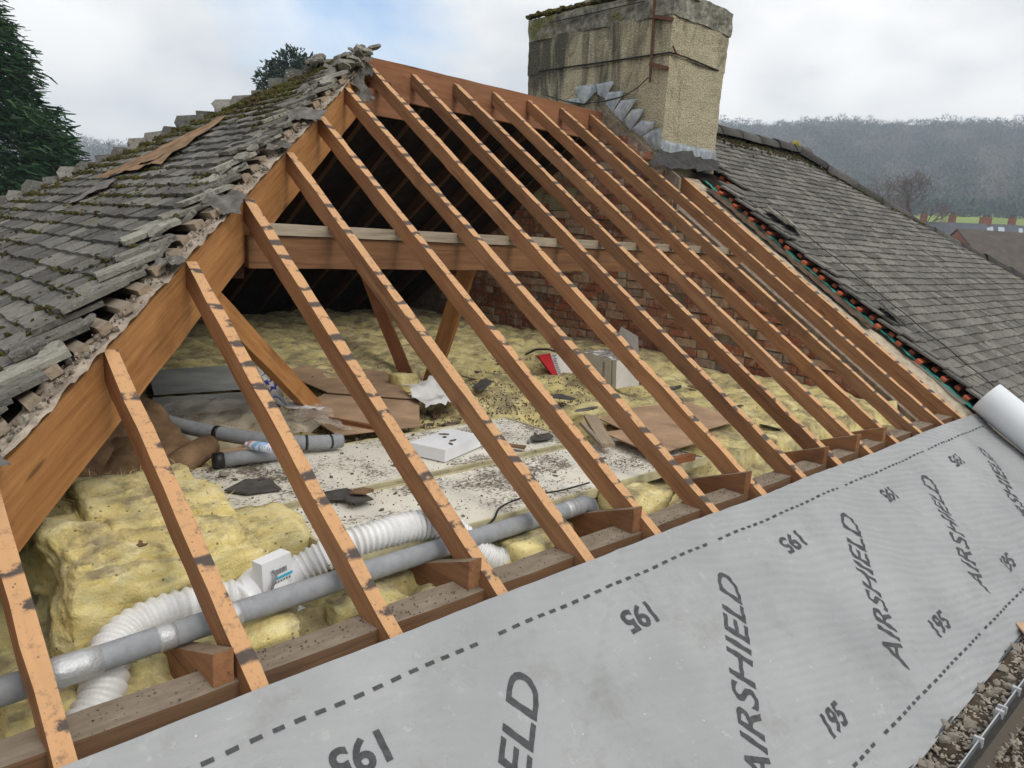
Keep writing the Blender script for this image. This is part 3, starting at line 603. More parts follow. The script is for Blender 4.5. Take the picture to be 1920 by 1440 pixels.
def zpt(u, v): return 960 + u / 4.3636, v / 4.3636
def plate(pts, plane, val, name, mat, th=.006):
    f = at_x if plane == 'x' else at_y; P_ = [f(*zpt(*q), val) for q in pts]; d = (th, 0, 0) if plane == 'x' else (0, th, 0)
    c = sum(P_, Vector()) / len(P_); b = MB(); n = len(P_)
    inner = [c + (p_ - c) * .55 for p_ in P_]; off = Vector((-.006, 0, 0)) if plane == 'x' else Vector((0, -.006, 0))
    vs = P_ + [q + off for q in inner] + [p_ + Vector(d) for p_ in P_]
    fs = [(i, (i + 1) % n, n + (i + 1) % n, n + i) for i in range(n)] + [tuple(range(n, 2 * n))] + [(i, 2 * n + i, 2 * n + (i + 1) % n, (i + 1) % n) for i in range(n)]
    b.add(vs, fs); return b.build(name, mat, ch)
CX_FL = CX0 - .030
FL = [[(510, 712), (665, 685), (692, 745), (582, 856), (560, 838)], [(682, 690), (828, 662), (830, 682), (752, 802), (700, 772)], [(768, 755), (918, 743), (906, 775), (820, 917), (756, 830)],
      [(893, 820), (1017, 808), (1000, 842), (900, 992), (825, 920)], [(983, 896), (1082, 888), (1050, 952), (970, 1062), (903, 992)], [(1058, 985), (1178, 1000), (1150, 1052), (1055, 1118), (978, 1056)], [(1150, 1062), (1216, 1050), (1227, 1130), (1212, 1216), (1172, 1232), (1065, 1117)]]
for k, q in enumerate(FL): plate(q, 'x', CX_FL - .012 - .003 * (k % 2), 'lead_flashing', MT['lead'])
plate([(450, 815), (545, 800), (570, 850), (470, 850)], 'x', CX_FL - .008, 'lead_flashing', MT['lead'])
plate([(1228, 1145), (1440, 1190), (1670, 1235), (1672, 1362), (1440, 1292), (1350, 1312), (1212, 1242)], 'y', CY0 - .014, 'lead_apron', MT['lead'])
# rusty aerial bracket and wires
q0 = at_x(1228, -20, CX0 - .03); q1 = at_x(1218, 154, CX0 - .04); beam('aerial_bar', q0, q1, .022, .010, MT['rust'], ch, zhint=(-1, 0, 0))
for (a_, b_) in (((1226, 27), (1257, 34)), ((1219, 116), (1249, 126))):
    p0 = at_x(*a_, CX0 - .035); p1 = at_x(*b_, CX0 - .03); beam('bracket_arm', p0, Vector((p1.x, CY0 - .03, p1.z)), .02, .03, MT['rust'], ch)
wp = [at_x(1216, 145, CX0 - .05), at_x(1195, 165, CX0 - .06), at_x(1170, 180, CX0 - .06), at_x(1130, 190, CX0 - .05), at_x(1095, 195, CX0 - .05), at_x(1060, 190, CX0 - .05), at_x(1022, 178, CX0 - .05)]
MB().tube(wp, .005, 6).build('aerial_cable', MT['wire'], ch, True)
MB().tube([at_x(1032, 42, CX0 - .05), at_x(1100, 27, CX0 - .055), at_x(1150, 15, CX0 - .055), at_x(1210, 2, CX0 - .06)], .005, 6).build('aerial_cable', MT['wire'], ch, True)
MB().tube([(CX0 - .02, 4.2, 2.70), (CX0 - .02, 3.4, 2.69), (CX0 - .022, 2.62, 2.685), (5.6, CY0 - .022, 2.69), (5.95, CY0 - .02, 2.68), (6.15, CY0 - .018, 2.675)], .007, 6).build('wire_band', MT['wire'], ch, True)
p0 = at_y(1268, 100, CY0 - .03); MB().tube([p0 + Vector((-.06, 0, .05)), p0, p0 + Vector((.06, -.01, -.01))], .008, 6).build('wire_knot', MT['rust'], ch)
# torn felt under the apron
c4 = [at_y(1216, 302, 2.50), at_y(1350, 318, 2.58), at_y(1322, 298, 2.62), at_y(1250, 278, 2.62)]
b = MB(); b.grid(crumple([at_y(1216, 312, 2.44), at_y(1352, 322, 2.50), at_y(1345, 300, 2.60), at_y(1240, 276, 2.60)], 26, 12, .05, 4, 3), 26, 12); o = b.build('torn_felt', MT['felt'], None, True); tag(o, 'crumpled black felt flap hanging below the chimney front', 'felt')
# ------------------------------------------------------------------ breathable membrane with its print
random.seed(3)
X0M, X1M, SB = -1.3, 5.86, -1.07
def memh(x, s):
    sag = -.012 * (.5 - .5 * math.cos(2 * math.pi * (x - .02) / A)) * min(1, max(0, -s * 8))
    w = .0026 * math.sin(2 * math.pi * (x * 6.5 + s * 26 + 1.6 * fbm((x * 1.2, s * 2, 4), 1, 2))) * (.35 + .65 * min(1, max(0, (x - 1.0) / 2.2)))
    cr = .007 * math.exp(-((x * .75 + s * .66 - 1.35 + .04 * math.sin(s * 9)) / .016) ** 2) * min(1, max(0, -s - .45) * 3) + .006 * math.exp(-((x * .80 + s * .6 - 2.15 + .03 * math.sin(s * 7)) / .018) ** 2) * min(1, max(0, -s - .35) * 3) + .005 * math.exp(-((x * .6 - s * .8 - 1.05) / .014) ** 2) * min(1, max(0, .7 + s) * 3) + .006 * math.exp(-((x * .85 + s * .5 - 3.1) / .02) ** 2)
    big = .012 * fbm((x * 1.1, s * 1.6, 7.7), 1, 3)
    return .021 + cr + sag + w + big * min(1, max(.25, -s * 4))
def edge_top(x): return .012 * fbm((x * .9, 2.2, 0), 1, 2) 
def mem(x, s, up=0.):
    s2 = s + edge_top(x) * max(0, 1 + s / .4); return roof(x, s2, memh(x, s) + up)
um = thing('roofing_membrane', 'grey printed breather membrane unrolled along the eaves with its white roll end', 'membrane', (2.5, -.4, -.3))
b = MB(); nu, nv = 560, 130; b.grid(lambda u, v: mem(X0M + (X1M - X0M) * u, SB * (1 - v)), nu, nv); b.build('sheet', MT['memb'], um, True)
def font_mesh(txt, shear=0., bold=0.):
    cu = bpy.data.curves.new('t', 'FONT'); cu.body = txt; cu.shear = shear; cu.size = 1; cu.offset = bold; cu.resolution_u = 4
    ob = bpy.data.objects.new('t', cu); COL.objects.link(ob); dg = bpy.context.evaluated_depsgraph_get()
    me = bpy.data.meshes.new_from_object(ob.evaluated_get(dg)); bm = bmesh.new(); bm.from_mesh(me)
    bpy.data.objects.remove(ob); bpy.data.curves.remove(cu); bpy.data.meshes.remove(me)
    bmesh.ops.triangulate(bm, faces=bm.faces); xs = [v.co.x for v in bm.verts]; ys = [v.co.y for v in bm.verts]
    return bm, (min(xs), max(xs), min(ys), max(ys))
def lettering(txt, o, du, wid, hei, shear=0., bold=0., name='lettering'):
    bm, (xa, xb, ya, yb) = font_mesh(txt, shear, bold)
    du = Vector(du).normalized(); dv = Vector((-du.y, du.x))
    for v in bm.verts:
        a = (v.co.x - xa) / (xb - xa) * wid; c = (v.co.y - ya) / (yb - ya) * hei; q = Vector(o) + du * a + dv * c; v.co = (q.x, q.y, 0)
    for _ in range(7):
        es = [e for e in bm.edges if e.calc_length() > .010]
        if not es: break
        bmesh.ops.subdivide_edges(bm, edges=es, cuts=1); bmesh.ops.triangulate(bm, faces=[f for f in bm.faces if len(f.verts) > 3])
    b = MB(); vs = [mem(v.co.x, v.co.y, .0016) for v in bm.verts]; bm.verts.index_update(); b.add(vs, [tuple(v.index for v in f.verts) for f in bm.faces]); bm.free()
    return b.build(name, MT['print'], um)
for k in range(-1, 5):
    xo = 2.665 + 1.062 * (k - 1)
    if xo < 5.0: lettering('AIRSHIELD', (xo + .035, -.865), (.575, .60), .82, .098, .22, .012)
for k in range(6):
    xo = .57 + 1.062 * k
    if xo < 5.7: lettering('195', (xo + .075, -.196), (-1, 0), .147, .082, .0, .03)
for k in range(-1, 4):
    xo = 2.025 + 1.052 * k
    if xo < 5.5: lettering('195', (xo, -.858), (1, .03), .165, .08, .32, .03)
for s0, nm in ((-.106, 'dashed_line'), (-.945, 'dashed_line')):
    b = MB(); x = X0M + .05; i = 0
    while x < X1M - .12:
        if i % 22 != 21: b.add([mem(x, s0 - .0055, .0016), mem(x + .014, s0 - .0055, .0016), mem(x + .028, s0 - .0055, .0016), mem(x + .028, s0 + .0055, .0016), mem(x + .014, s0 + .0055, .0016), mem(x, s0 + .0055, .0016)], [(0, 1, 4, 5), (1, 2, 3, 4)])
        x += .0535; i += 1
    o = b.build(nm, MT['print'], um); tag(o, kind='stuff')
RR = .125
def rollp(u, v):
    th = -math.pi / 2 + u * 2 * math.pi * 2.1; rad = RR * (1 - .03 * u) + .002 * math.sin(v * 9); s = .035 - v * 1.09
    return roof(X1M, s, .02 + RR) + (Vector((1, 0, 0)) * math.cos(th) + NF * math.sin(th)) * rad
b = MB(); b.grid(rollp, 90, 12); o = b.build('rolled_end', MT['rollwhite'], um, True); o['label'] = 'white rolled up end of the membrane'

# ------------------------------------------------------------------ gutter and rubble below the membrane
gt = thing('gutter', 'dark plastic eaves gutter full of rubble at the lower right corner', 'gutter', (3, -1.0, -.6))
b = MB(); yl, zl = -1.005, -.555
prof = [(yl, zl), (yl - .004, zl + .002), (yl - .012, zl - .004), (yl - .014, zl - .05), (yl - .006, zl - .10), (yl + .03, zl - .125), (yl + .08, zl - .125), (yl + .11, zl - .09), (yl + .115, zl - .02), (yl + .109, zl - .02), (yl + .104, zl - .088), (yl + .075, zl - .118), (yl + .033, zl - .118), (yl, zl - .095), (yl - .004, zl - .05)]
n_ = len(prof); xs_ = [1.2 + .3 * i for i in range(18)]
vs = [(x, y + .004 * noise.noise(Vector((x * 2, 0, 0))), z + .006 * noise.noise(Vector((x * 1.5, 4, 0)))) for x in xs_ for (y, z) in prof]
b.add(vs, [(i * n_ + q, i * n_ + (q + 1) % n_, (i + 1) * n_ + (q + 1) % n_, (i + 1) * n_ + q) for i in range(17) for q in range(n_)]); b.build('channel', MT['gutter'], gt)
b = MB(); b.box((1.2, yl - .006, zl - .0), (6.3, yl - .002, zl + .005)); b.build('lip', MT['clip'], gt)
for x in (2.58, 2.83, 2.87, 3.06, 3.45, 3.9, 4.4): b = MB(); b.box((x, yl - .018, zl - .02), (x + .014, yl + .012, zl + .012), j=.002); b.build('clip', MT['clip'], gt)
b = MB(); b.grid(lambda u, v: (1.2 + 5.1 * u, -1.0 + v * .32, -.600 + v * .02 + .02 * fbm((u * 40, v * 5, 1), 1, 4)), 200, 12); o = b.build('gutter_soil', MT['soil'], None, True); tag(o, 'dark soil and grit lying in the gutter behind its lip', 'debris', kind='stuff')
b = MB(); b.grid(lambda u, v: (1.0 + 5.5 * u, -1.7 + v * .66, -.74 + .03 * fbm((u * 26, v * 4, 3), 1, 4)), 160, 24); o = b.build('rubble_bed', MT['soil'], None, True); tag(o, 'rubble strewn working platform below the gutter', 'rubble', kind='stuff')
def stones(n, region, size, lab, grp, zf, kind=None, seed=0, mats=('stone',), flat=.45):
    random.seed(seed)
    ms = []
    for q in range(6):
        vs, fs = rock(1., seed * 7 + q, flat, 1 if size[1] < .05 else 2); bb = MB(); bb.add(vs, fs); ms.append(bb.mesh('stone%d' % q, MT[mats[q % len(mats)]]))
    pl = []
    for i in range(n):
        x = random.uniform(region[0], region[1]); y = random.uniform(region[2], region[3]); sz = random.uniform(*size)
        M = Matrix.Translation((x, y, zf(x, y) + sz * flat * .45)) @ rotm(random.uniform(-.5, .5), random.uniform(-.5, .5), random.uniform(0, 6.28)) @ Matrix.Scale(sz, 4); pl.append((random.randrange(6), M))
    if kind: return rest_of(grp, pl, ms, MT[mats[0]], None)
    for k, M in pl: o = link(bpy.data.objects.new('stone', ms[k]), None, M); tag(o, lab, 'stone', grp)
zg = lambda x, y: -.600 + (y + 1.0) / .32 * .02; zp = lambda x, y: -.73
stones(34, (2.2, 4.3, -.985, -.88), (.014, .034), 'rough stone lying in the gutter behind its lip', 'stones in the gutter', zg, seed=21, flat=.6)
stones(44, (2.5, 4.3, -1.30, -1.02), (.014, .045), 'rough stone lying on the platform beyond the gutter', 'stones on the platform', zp, seed=22, flat=.6)
o = stones(1500, (1.9, 4.6, -1.0, -.89), (.004, .012), '', 'gutter_grit', zg, 'stuff', 23, ('stone', 'crumb', 'soil')); tag(o, 'fine grit and tile crumbs lying in the gutter', 'debris')
o = stones(2600, (2.2, 4.6, -1.4, -1.02), (.004, .015), '', 'platform_grit', zp, 'stuff', 24, ('stone', 'crumb', 'soil')); tag(o, 'fine grit and tile crumbs scattered over the platform', 'debris')
b = MB(); b.box((0, 0, 0), (.19, .045, .008), j=.004); o = b.build('wood_chip', MT['hardboard'], None, False, Matrix.Translation((3.62, -.96, -.56)) @ rotm(.2, .1, .5)); tag(o, 'pale splintered piece of wood at the gutter edge', 'wood chip')
b = MB(); b.box((0, 0, 0), (.4, .12, .03), j=.004); o = b.build('offcut', MT['batten'], None, False, Matrix.Translation((3.45, -1.16, -.66)) @ rotm(.1, .0, .12)); tag(o, 'brown timber offcut outside the gutter at the right edge', 'timber offcut')
# ------------------------------------------------------------------ loft contents
random.seed(19)
def inside(x, y, x0, x1, y0, y1, m=.06): 
    dx = max(x0 - x, 0, x - x1); dy = max(y0 - y, 0, y - y1); return max(0, 1 - math.hypot(dx, dy) / m)
def insh(x, y):
    q = Vector((x * 7.5, y * 5.5 + .6 * noise.noise(Vector((x * 3, y * 3, 2))), 0)); d = noise.voronoi(q)[0]
    puff = max(0, 1 - d[0] * d[0] * 1.5) * (.046 + .022 * noise.noise(Vector((x * 2, y * 2, 8))))
    base = .0 + .035 * noise.noise(Vector((x * 1.4, y * 1.4, 5)))
    if y > 1.9: base += .035 * min(1, (y - 1.9) / .8)
    if x > 3.0: base += .035 * min(1, (x - 3.0) / 1.0)
    z = base + puff + .008 * fbm((x * 16, y * 16, 3), 1, 3)
    low = max(inside(x, y, .55, 2.97, .33, 1.58), inside(x, y, -.6, .62, .1, 1.7, .15)); z = z * (1 - low) + (-.065 + puff * .5) * low
    lw = inside(x, y, 1.3, 2.55, 1.6, 2.75, .12); z = z - lw * .04
    lw = inside(x, y, 2.6, 3.8, .42, 1.2, .1); z = min(z, .045) * lw + z * (1 - lw)
    if x < .2: z = min(z, -.13 + puff * .3)
    if y < .36: z = z * .4 - .09 + .03 * noise.noise(Vector((x * 9, y * 9, 1))) + puff * .6
    return z
b = MB(); b.grid(lambda u, v: (-.55 + 5.94 * u, .172 + 6.2 * v, insh(-.55 + 5.94 * u, .172 + 6.2 * v)), 260, 270)
o = b.build('insulation_quilt', MT['ins'], None, True); tag(o, 'yellow glass wool quilt covering the loft floor', 'insulation', kind='stuff')
# thick folded batt at the left
bt = thing('insulation_batt', 'thick torn yellow glass wool batt behind the two leftmost rafters', 'insulation', (.3, .9, 0))
def batt(lo, hi, n, amp, seed, skew=0):
    bm = bmesh.new(); bmesh.ops.create_cube(bm, size=1); bmesh.ops.subdivide_edges(bm, edges=bm.edges, cuts=n, use_grid_fill=True)
    vs = []
    for v in bm.verts:
        p = Vector((lo[i] + (v.co[i] + .5) * (hi[i] - lo[i]) for i in range(3))); c_ = v.co.normalized() * .5
        k = .22; p2 = Vector((lo[i] + ((v.co[i] * (1 - k) + c_[i] * k * 1.3) + .5) * (hi[i] - lo[i]) for i in range(3)))
        d = c_.normalized(); p2 += d * amp * (fbm((p.x * 5 + seed, p.y * 5, p.z * 7), 1, 3) + .26 * fbm((p.x * 18, p.y * 18, p.z * 26 + seed), 1, 3) + .10 * fbm((p.x * 70, p.y * 70, p.z * 90 + seed), 1, 2))
        p2.x += skew * (p2.z - lo[2]); vs.append(p2)
    bm.verts.index_update(); fs = [tuple(v.index for v in f.verts) for f in bm.faces]; bm.free(); b = MB(); b.add(vs, fs); return b
batt((.19, .60, -.10), (.66, 1.36, .155), 44, .045, 2).build('wool_top', MT['insclean'], bt, True)
batt((.17, .56, -.13), (.72, .72, .120), 34, .035, 9).build('wool_front', MT['insclean'], bt, True)
o = batt((.33, .76, .08), (.70, 1.24, .185), 26, .03, 14).build('dusty_lump', MT['insdirty'], bt, True); o['label'] = 'dust covered top of the batt'
for k, (lo, hi, sd_, mt, lab) in enumerate([((.70, .62, -.06), (.92, .90, .09), 31, 'insdirty', 'loose brown dusted wool between the doors and the batt'), ((-.02, .34, -.16), (.14, .58, -.07), 41, 'insdirty', 'sagging wool in the dark corner behind the leftmost rafter'),  # corner tuft takes the dusty wool to darken a shadowed gap
        ((.80, .22, -.14), (1.03, .38, -.03), 51, 'ins', 'wool tuft under the pipe beside the third joist end'), ((.49, .24, -.13), (.66, .36, -.03), 61, 'insdirty', 'dusty wool tuft below the extractor fan'), ((2.12, .22, -.10), (2.42, .38, .05), 71, 'insdirty', 'grey dusty wool tuft between plate and door edge'),
        ((2.56, 2.44, .03), (2.70, 2.58, .13), 81, 'insclean', 'small yellow wool ball at the foot of the struts'), ((1.5, .21, -.12), (1.72, .36, .0), 95, 'insdirty', 'dirty wool clump past the duct end'), ((1.05, .60, -.07), (.98 + .3, .84, -.02), 97, 'insdirty', 'dusty wool under the front door edge')]):
    o = batt(lo, hi, 10, .03, sd_).build('insulation_tuft', MT[mt], None, True); tag(o, lab, 'insulation', 'loose insulation tufts')
def fibres(objs, n, parent, seed, mat='insclean'):
    rr = random.Random(seed); b = MB(); P_ = []
    for ob in objs:
        M = WM[ob.name]; P_ += [(M @ p.center, (M.to_3x3() @ p.normal).normalized()) for p in ob.data.polygons if (p.normal.z > .15 or (p.normal.z > -.2 and p.normal.y < -.5)) and p.center.x > .27]
    for _ in range(n):
        c, nn = rr.choice(P_); d = (Vector((rr.gauss(0, 1), rr.gauss(0, 1), rr.gauss(0, .6))) + nn * .5).normalized(); s = d.cross(nn + Vector((rr.gauss(0, .3), rr.gauss(0, .3), rr.gauss(0, .3)))).normalized(); l_ = rr.uniform(.012, .05); w_ = rr.uniform(.0004, .001)
        m_ = c + d * l_ * .5 + nn * .008; e_ = c + d * l_ + nn * rr.uniform(-.004, .014)
        b.add([c - s * w_, c + s * w_, m_ + s * w_, m_ - s * w_, e_], [(0, 1, 2, 3), (3, 2, 4)])
    o = b.build('fibres', MT[mat], parent); tag(o, kind='stuff'); return o
fibres([c for c in bt.children], 1500, bt, 5)
# two old doors used as loft boards
def door(name, x0, x1, y0, y1, z, lab, skew=0):
    d = thing(name, lab, 'door', ((x0 + x1) / 2, (y0 + y1) / 2, z))
    b = MB(); b.box((x0 + .012, y0 + .012, z - .03), (x1 - .012, y1 - .012, z - .002)); b.build('panel', MT['door'], d)
    for (a_, c_) in (((x0, y0, z - .036), (x1, y0 + .0118, z + .003)), ((x0, y1 - .0118, z - .036), (x1, y1, z + .003)), ((x0, y0 + .0119, z - .036), (x0 + .0118, y1 - .0119, z + .003)), ((x1 - .0118, y0 + .0119, z - .036), (x1, y1 - .0119, z + .003))):
        b = MB(); b.box(a_, c_, j=.0008); b.build('lipping', MT['cream'], d)
    return d
door('door_leaf', .69, 2.62, .935, 1.52, .062, 'white painted door laid flat nearer the back, strewn with felt scraps')
door('door_leaf', .90, 2.95, .395, .905, .056, 'white painted door laid flat beside the grey pipe, speckled with debris')
def board(pts, z, th, mat, name, lab, cat='board', amp=0, tilt=0):
    b = MB(); b.prism([(x, y, z + (tilt * (x - pts[0][0]))) for x, y in pts], (0, 0, th)); o = b.build(name, mat); tag(o, lab, cat); return o
board([(3.33, .64), (3.72, .66), (3.86, 1.12), (3.35, 1.20), (2.98, 1.12), (2.86, .78)], .088, .006, MT['hardboard'], 'hardboard_sheet', 'pale brown hardboard sheet lying on the wool at the right')
board([(2.62, .47), (3.22, .50), (3.20, .80), (2.72, .88)], .100, .007, MT['hardboard'], 'hardboard_sheet', 'brown hardboard offcut with a dark front edge by the white door')
board([(1.62, 1.66), (2.08, 1.60), (2.52, 2.20), (2.16, 2.62), (1.72, 2.26)], .060, .006, MT['hardboard'], 'hardboard_sheet', 'dirty hardboard sheet behind the white doors')
board([(2.05, 2.5), (2.40, 2.1), (2.75, 2.9), (2.5, 3.35), (2.1, 3.25)], .075, .006, MT['hardboard'], 'hardboard_sheet', 'brown board behind the slanting strut on the wool')
board([(1.16, 2.86), (1.74, 2.76), (2.06, 3.54), (1.36, 3.56)], .085, .005, MT['cardgrey'], 'card_sheet', 'grey card sheet lying at the back left of the loft')
board([(1.02, 2.40), (1.60, 2.34), (1.70, 2.72), (1.14, 2.82)], .075, .005, MT['cardgrey'], 'card_sheet', 'smaller grey card sheet in front of the plastic')
b = MB(); b.grid(crumple([(.95, 1.78, .07), (1.72, 1.70, .08), (1.86, 2.42, .10), (1.05, 2.55, .09)], 34, 28, .055, 6, 4), 34, 28); o = b.build('plastic_sheet', MT['poly'], None, True); tag(o, 'crumpled clear polythene sheet behind the upper pipes', 'plastic sheet')
b = MB(); b.grid(crumple([(2.36, 1.92, .07), (2.62, 1.86, .07), (2.70, 2.20, .15), (2.44, 2.26, .14)], 16, 14, .05, 9, 8), 16, 14); o = b.build('plastic_bag', MT['paper'], None, True); tag(o, 'pale crumpled plastic bag near the foot of the struts', 'plastic bag')
# roll of brown felt
fb = thing('felt_roll', 'folded brown roofing felt in the shade below the hip rafter', 'felt', (.75, 1.6, 0))
b = MB(); b.grid(crumple([(.46, 1.36, .02), (.98, 1.80, .05), (.84, 2.02, .26), (.30, 1.66, .24)], 22, 14, .06, 5, 12), 22, 14); b.build('fold', MT['feltbrown'], fb, True)
b = MB(); b.tube([(.50, 1.28, .02), (.66, 1.42, .06), (.84, 1.56, .09), (.98, 1.64, .12)], [.045, .055, .06, .05], 12); b.build('rolled_edge', MT['feltbrown'], fb, True)
b = MB(); b.grid(crumple([(.28, 1.40, -.02), (.62, 1.30, 0), (.70, 1.72, .18), (.30, 1.80, .16)], 18, 14, .07, 6, 17), 18, 14); b.build('fold', MT['feltbrown'], fb, True)
# lower grey pipe along the plate
pp = thing('lagged_pipe', 'long grey foam lagged pipe with silver tape running along the wall plate', 'pipe', (1, .2, .1))
pa_, pb_ = at_z(110, 1262, .03), at_z(1085, 948, .03)
pc = lambda x: Vector((x, pa_.y + (pb_.y - pa_.y) * (x - pa_.x) / (pb_.x - pa_.x) + .006 * math.sin(x * 2), .03 + .005 * math.sin(x * 1.7)))
exL = Vector((0, pc(.1).y - .205, -.068)); exR = Vector((pb_.x - 1.80, pc(1.8).y - .205, -.068))
b = MB(); b.tube([pc(pa_.x - .03 + i * (pb_.x - pa_.x + .03) / 20) for i in range(21)], .033, 20); b.build('lagging', MT['pipe'], pp, True)
b = MB(); b.tube([pc(pb_.x - .06), pc(pb_.x)] + [q_ + exR for q_ in (Vector((1.825, .212, .100)), Vector((1.862, .205, .088)), Vector((1.872, .195, .05)), Vector((1.872, .19, -.06)))], .035, 20); b.build('elbow', MT['pipe'], pp, True)
for (x0, x1) in ((.30, .345), (.45, .52), (pb_.x - .09, pb_.x - .03)):
    b = MB(); b.tube([pc(x0 + (x1 - x0) * i / 4) for i in range(5)], [.034 + random.uniform(0, .0014) for _ in range(5)], 20); b.build('tape', MT['tape'], pp, True)
b = MB(); b.tube([pc(.17), pc(.13), pc(.09), pc(.05)], [.034, .037, .038, .037], 16); b.build('tape_joint', MT['tape'], pp, True)
b = MB(); b.tube([pc(.06), pc(-.2), pc(-.6)], .033, 16); b.build('lagging', MT['pipe'], pp, True)
# upper pipes
def pxz(u, v, z): return at_z(u, v, z)
up_ = thing('lagged_pipe', 'grey lagged pipe with black tape bands beyond the white doors', 'pipe', (1.2, 1.9, .1))
def spl(P_, n=6):
    P_ = [Vector(p) for p in P_]; o_ = []
    for i in range(len(P_) - 1):
        a, b_, c_, d = P_[max(i - 1, 0)], P_[i], P_[i + 1], P_[min(i + 2, len(P_) - 1)]
        for k in range(n):
            t = k / n; o_.append(.5 * ((2 * b_) + (c_ - a) * t + (2 * a - 5 * b_ + 4 * c_ - d) * t * t + (3 * b_ - a - 3 * c_ + d) * t ** 3))
    return o_ + [P_[-1]]
ps = spl([pxz(285, 783, .16), pxz(370, 805, .14), pxz(470, 822, .125), pxz(540, 829, .115), pxz(600, 829, .11), pxz(640, 826, .105)])
b = MB(); b.tube(ps, .033, 16); b.build('lagging', MT['pipe'], up_, True)
for i in (8, 15, 21, 26): b = MB(); b.tube([ps[i], (ps[i] + ps[i + 1]) / 2 if i != 15 else ps[i + 1]], .0345, 16); b.build('tape', MT['blacktape'], up_, True)
lp = thing('lagged_pipe', 'short grey lagged pipe end with a black collar beside the felt roll', 'pipe', (1.1, 1.6, .1))
ps = [pxz(418, 862, .10), pxz(470, 856, .10), pxz(530, 848, .10)]; b = MB(); b.tube(ps, .030, 16); b.build('lagging', MT['pipe'], lp, True)
b = MB(); b.tube([pxz(399, 864, .10), pxz(419, 862, .10)], .032, 16); b.build('collar', MT['blacktape'], lp, True)
can = thing('spray_can', 'small blue and red printed can lying above the short pipe', 'can', tuple(pxz(480, 838, .13)))
c0 = pxz(466, 834, .15); c1 = pxz(512, 841, .15); dv_ = (c1 - c0).normalized(); b = MB(); b.tube([c0, c0 + dv_ * .004, c0 + dv_ * .012, c1], [.014, .018, .021, .021], 16); b.build('body', MT['can'], can, True); b = MB(); b.tube([c0 - dv_ * .014, c0], [.012, .013], 12); b.build('cap', MT['plastic'], can, True)
# flexible duct and extractor fan
def duct(path, r, pitch, name, lab):
    P_ = spl(path, 14); Q = [P_[0]]; 
    for p in P_[1:]:
        while (p - Q[-1]).length > pitch / 6: Q.append(Q[-1] + (p - Q[-1]).normalized() * pitch / 6)
    rad = [r * (1 + .085 * math.cos(2 * math.pi * i / 6) + .05 * noise.noise(Vector((i * .11, r * 9, 0)))) for i in range(len(Q))]
    b = MB(); b.tube(Q, rad, 28); o = b.build(name, MT['duct'], None, False); tag(o, lab, 'duct'); return o
duct([(.02, .27, -.16), (.10, .28, -.13), (.17, .33, -.09), (.22, .43, -.035), (.31, .50, -.012), (.45, .51, -.005), (.60, .465, .0)], .053, .030, 'flexible_duct', 'white ribbed flexible duct curling under the pipe at the left')
duct([(.785, .50, .01), (.85, .48, .045), (.93, .45, .08), (1.05, .43, .097), (1.18, .425, .097), (1.29, .40, .078), (1.38, .36, .0), (1.45, .325, -.06), (1.53, .29, -.075), (1.61, .275, -.078)], .049, .02, 'flexible_duct', 'white finely ribbed duct running from the fan towards the wall plate')
fn = thing('extractor_fan', 'white inline extractor fan with a barcode label behind the grey pipe', 'fan', (.64, .40, 0))
fd = Vector((.19, .045, .02)).normalized(); f0 = Vector((.575, .455, -.012))
b = MB(); b.tube([f0 + fd * d for d in (0, .01, .03, .035, .06, .07, .125, .135, .16, .165, .215)], [.054, .060, .060, .066, .073, .078, .078, .071, .066, .058, .056], 32); b.build('housing', MT['plastic'], fn, True)
fz = Vector((0, 0, 1)); fx = fd.cross(fz).normalized()
Mf = Matrix((fd, -fx, fz)).transposed().to_4x4(); Mf.translation = f0 + fd * .095
b = MB(); b.box((-.055, -.066, .02), (.050, -.022, .122), j=.001); b.build('terminal_box', MT['plastic'], fn, False, Mf)
b = MB(); b.box((-.06, -.09, -.075), (.075, .03, -.064), j=.002); b.build('bracket', MT['plastic'], fn, False, Mf)
lf_ = Mf @ Matrix.Translation((.006, -.0685, -.002)) @ Matrix.Diagonal((1.35, 1, 1.35, 1)) @ Matrix.Translation((0, 0, -.005))
b = MB()
for i, w_ in enumerate((.0012, .002, .001, .0025, .001, .0015, .002, .001, .002)): b.box((-.012 + i * .0035, -.0006, .060), (-.012 + i * .0035 + w_, .0004, .072))
o = b.build('barcode', MT['inkgrey'], fn, False, lf_); tag(o, kind='stuff')
b = MB(); b.box((-.018, -.0006, .048), (.034, .0004, .0535)); b.build('label_stripe', MT['cyan'], fn, False, lf_)
b = MB()
for i in range(6): b.box((-.014 + i * .0075, -.0006, .040), (-.014 + i * .0075 + .0035, .0004, .044))
o = b.build('label_symbols', MT['inkgrey'], fn, False, lf_); tag(o, kind='stuff')
c_ = [lf_ @ Vector(p) for p in ((-.026, -.004, .078), (-.022, -.012, .066), (-.034, -.016, .046), (-.042, -.014, .02), (-.048, -.01, 0))]
b = MB(); b.tube(spl(c_, 5), .0042, 8); b.build('cable', MT['inkgrey'], fn, True)
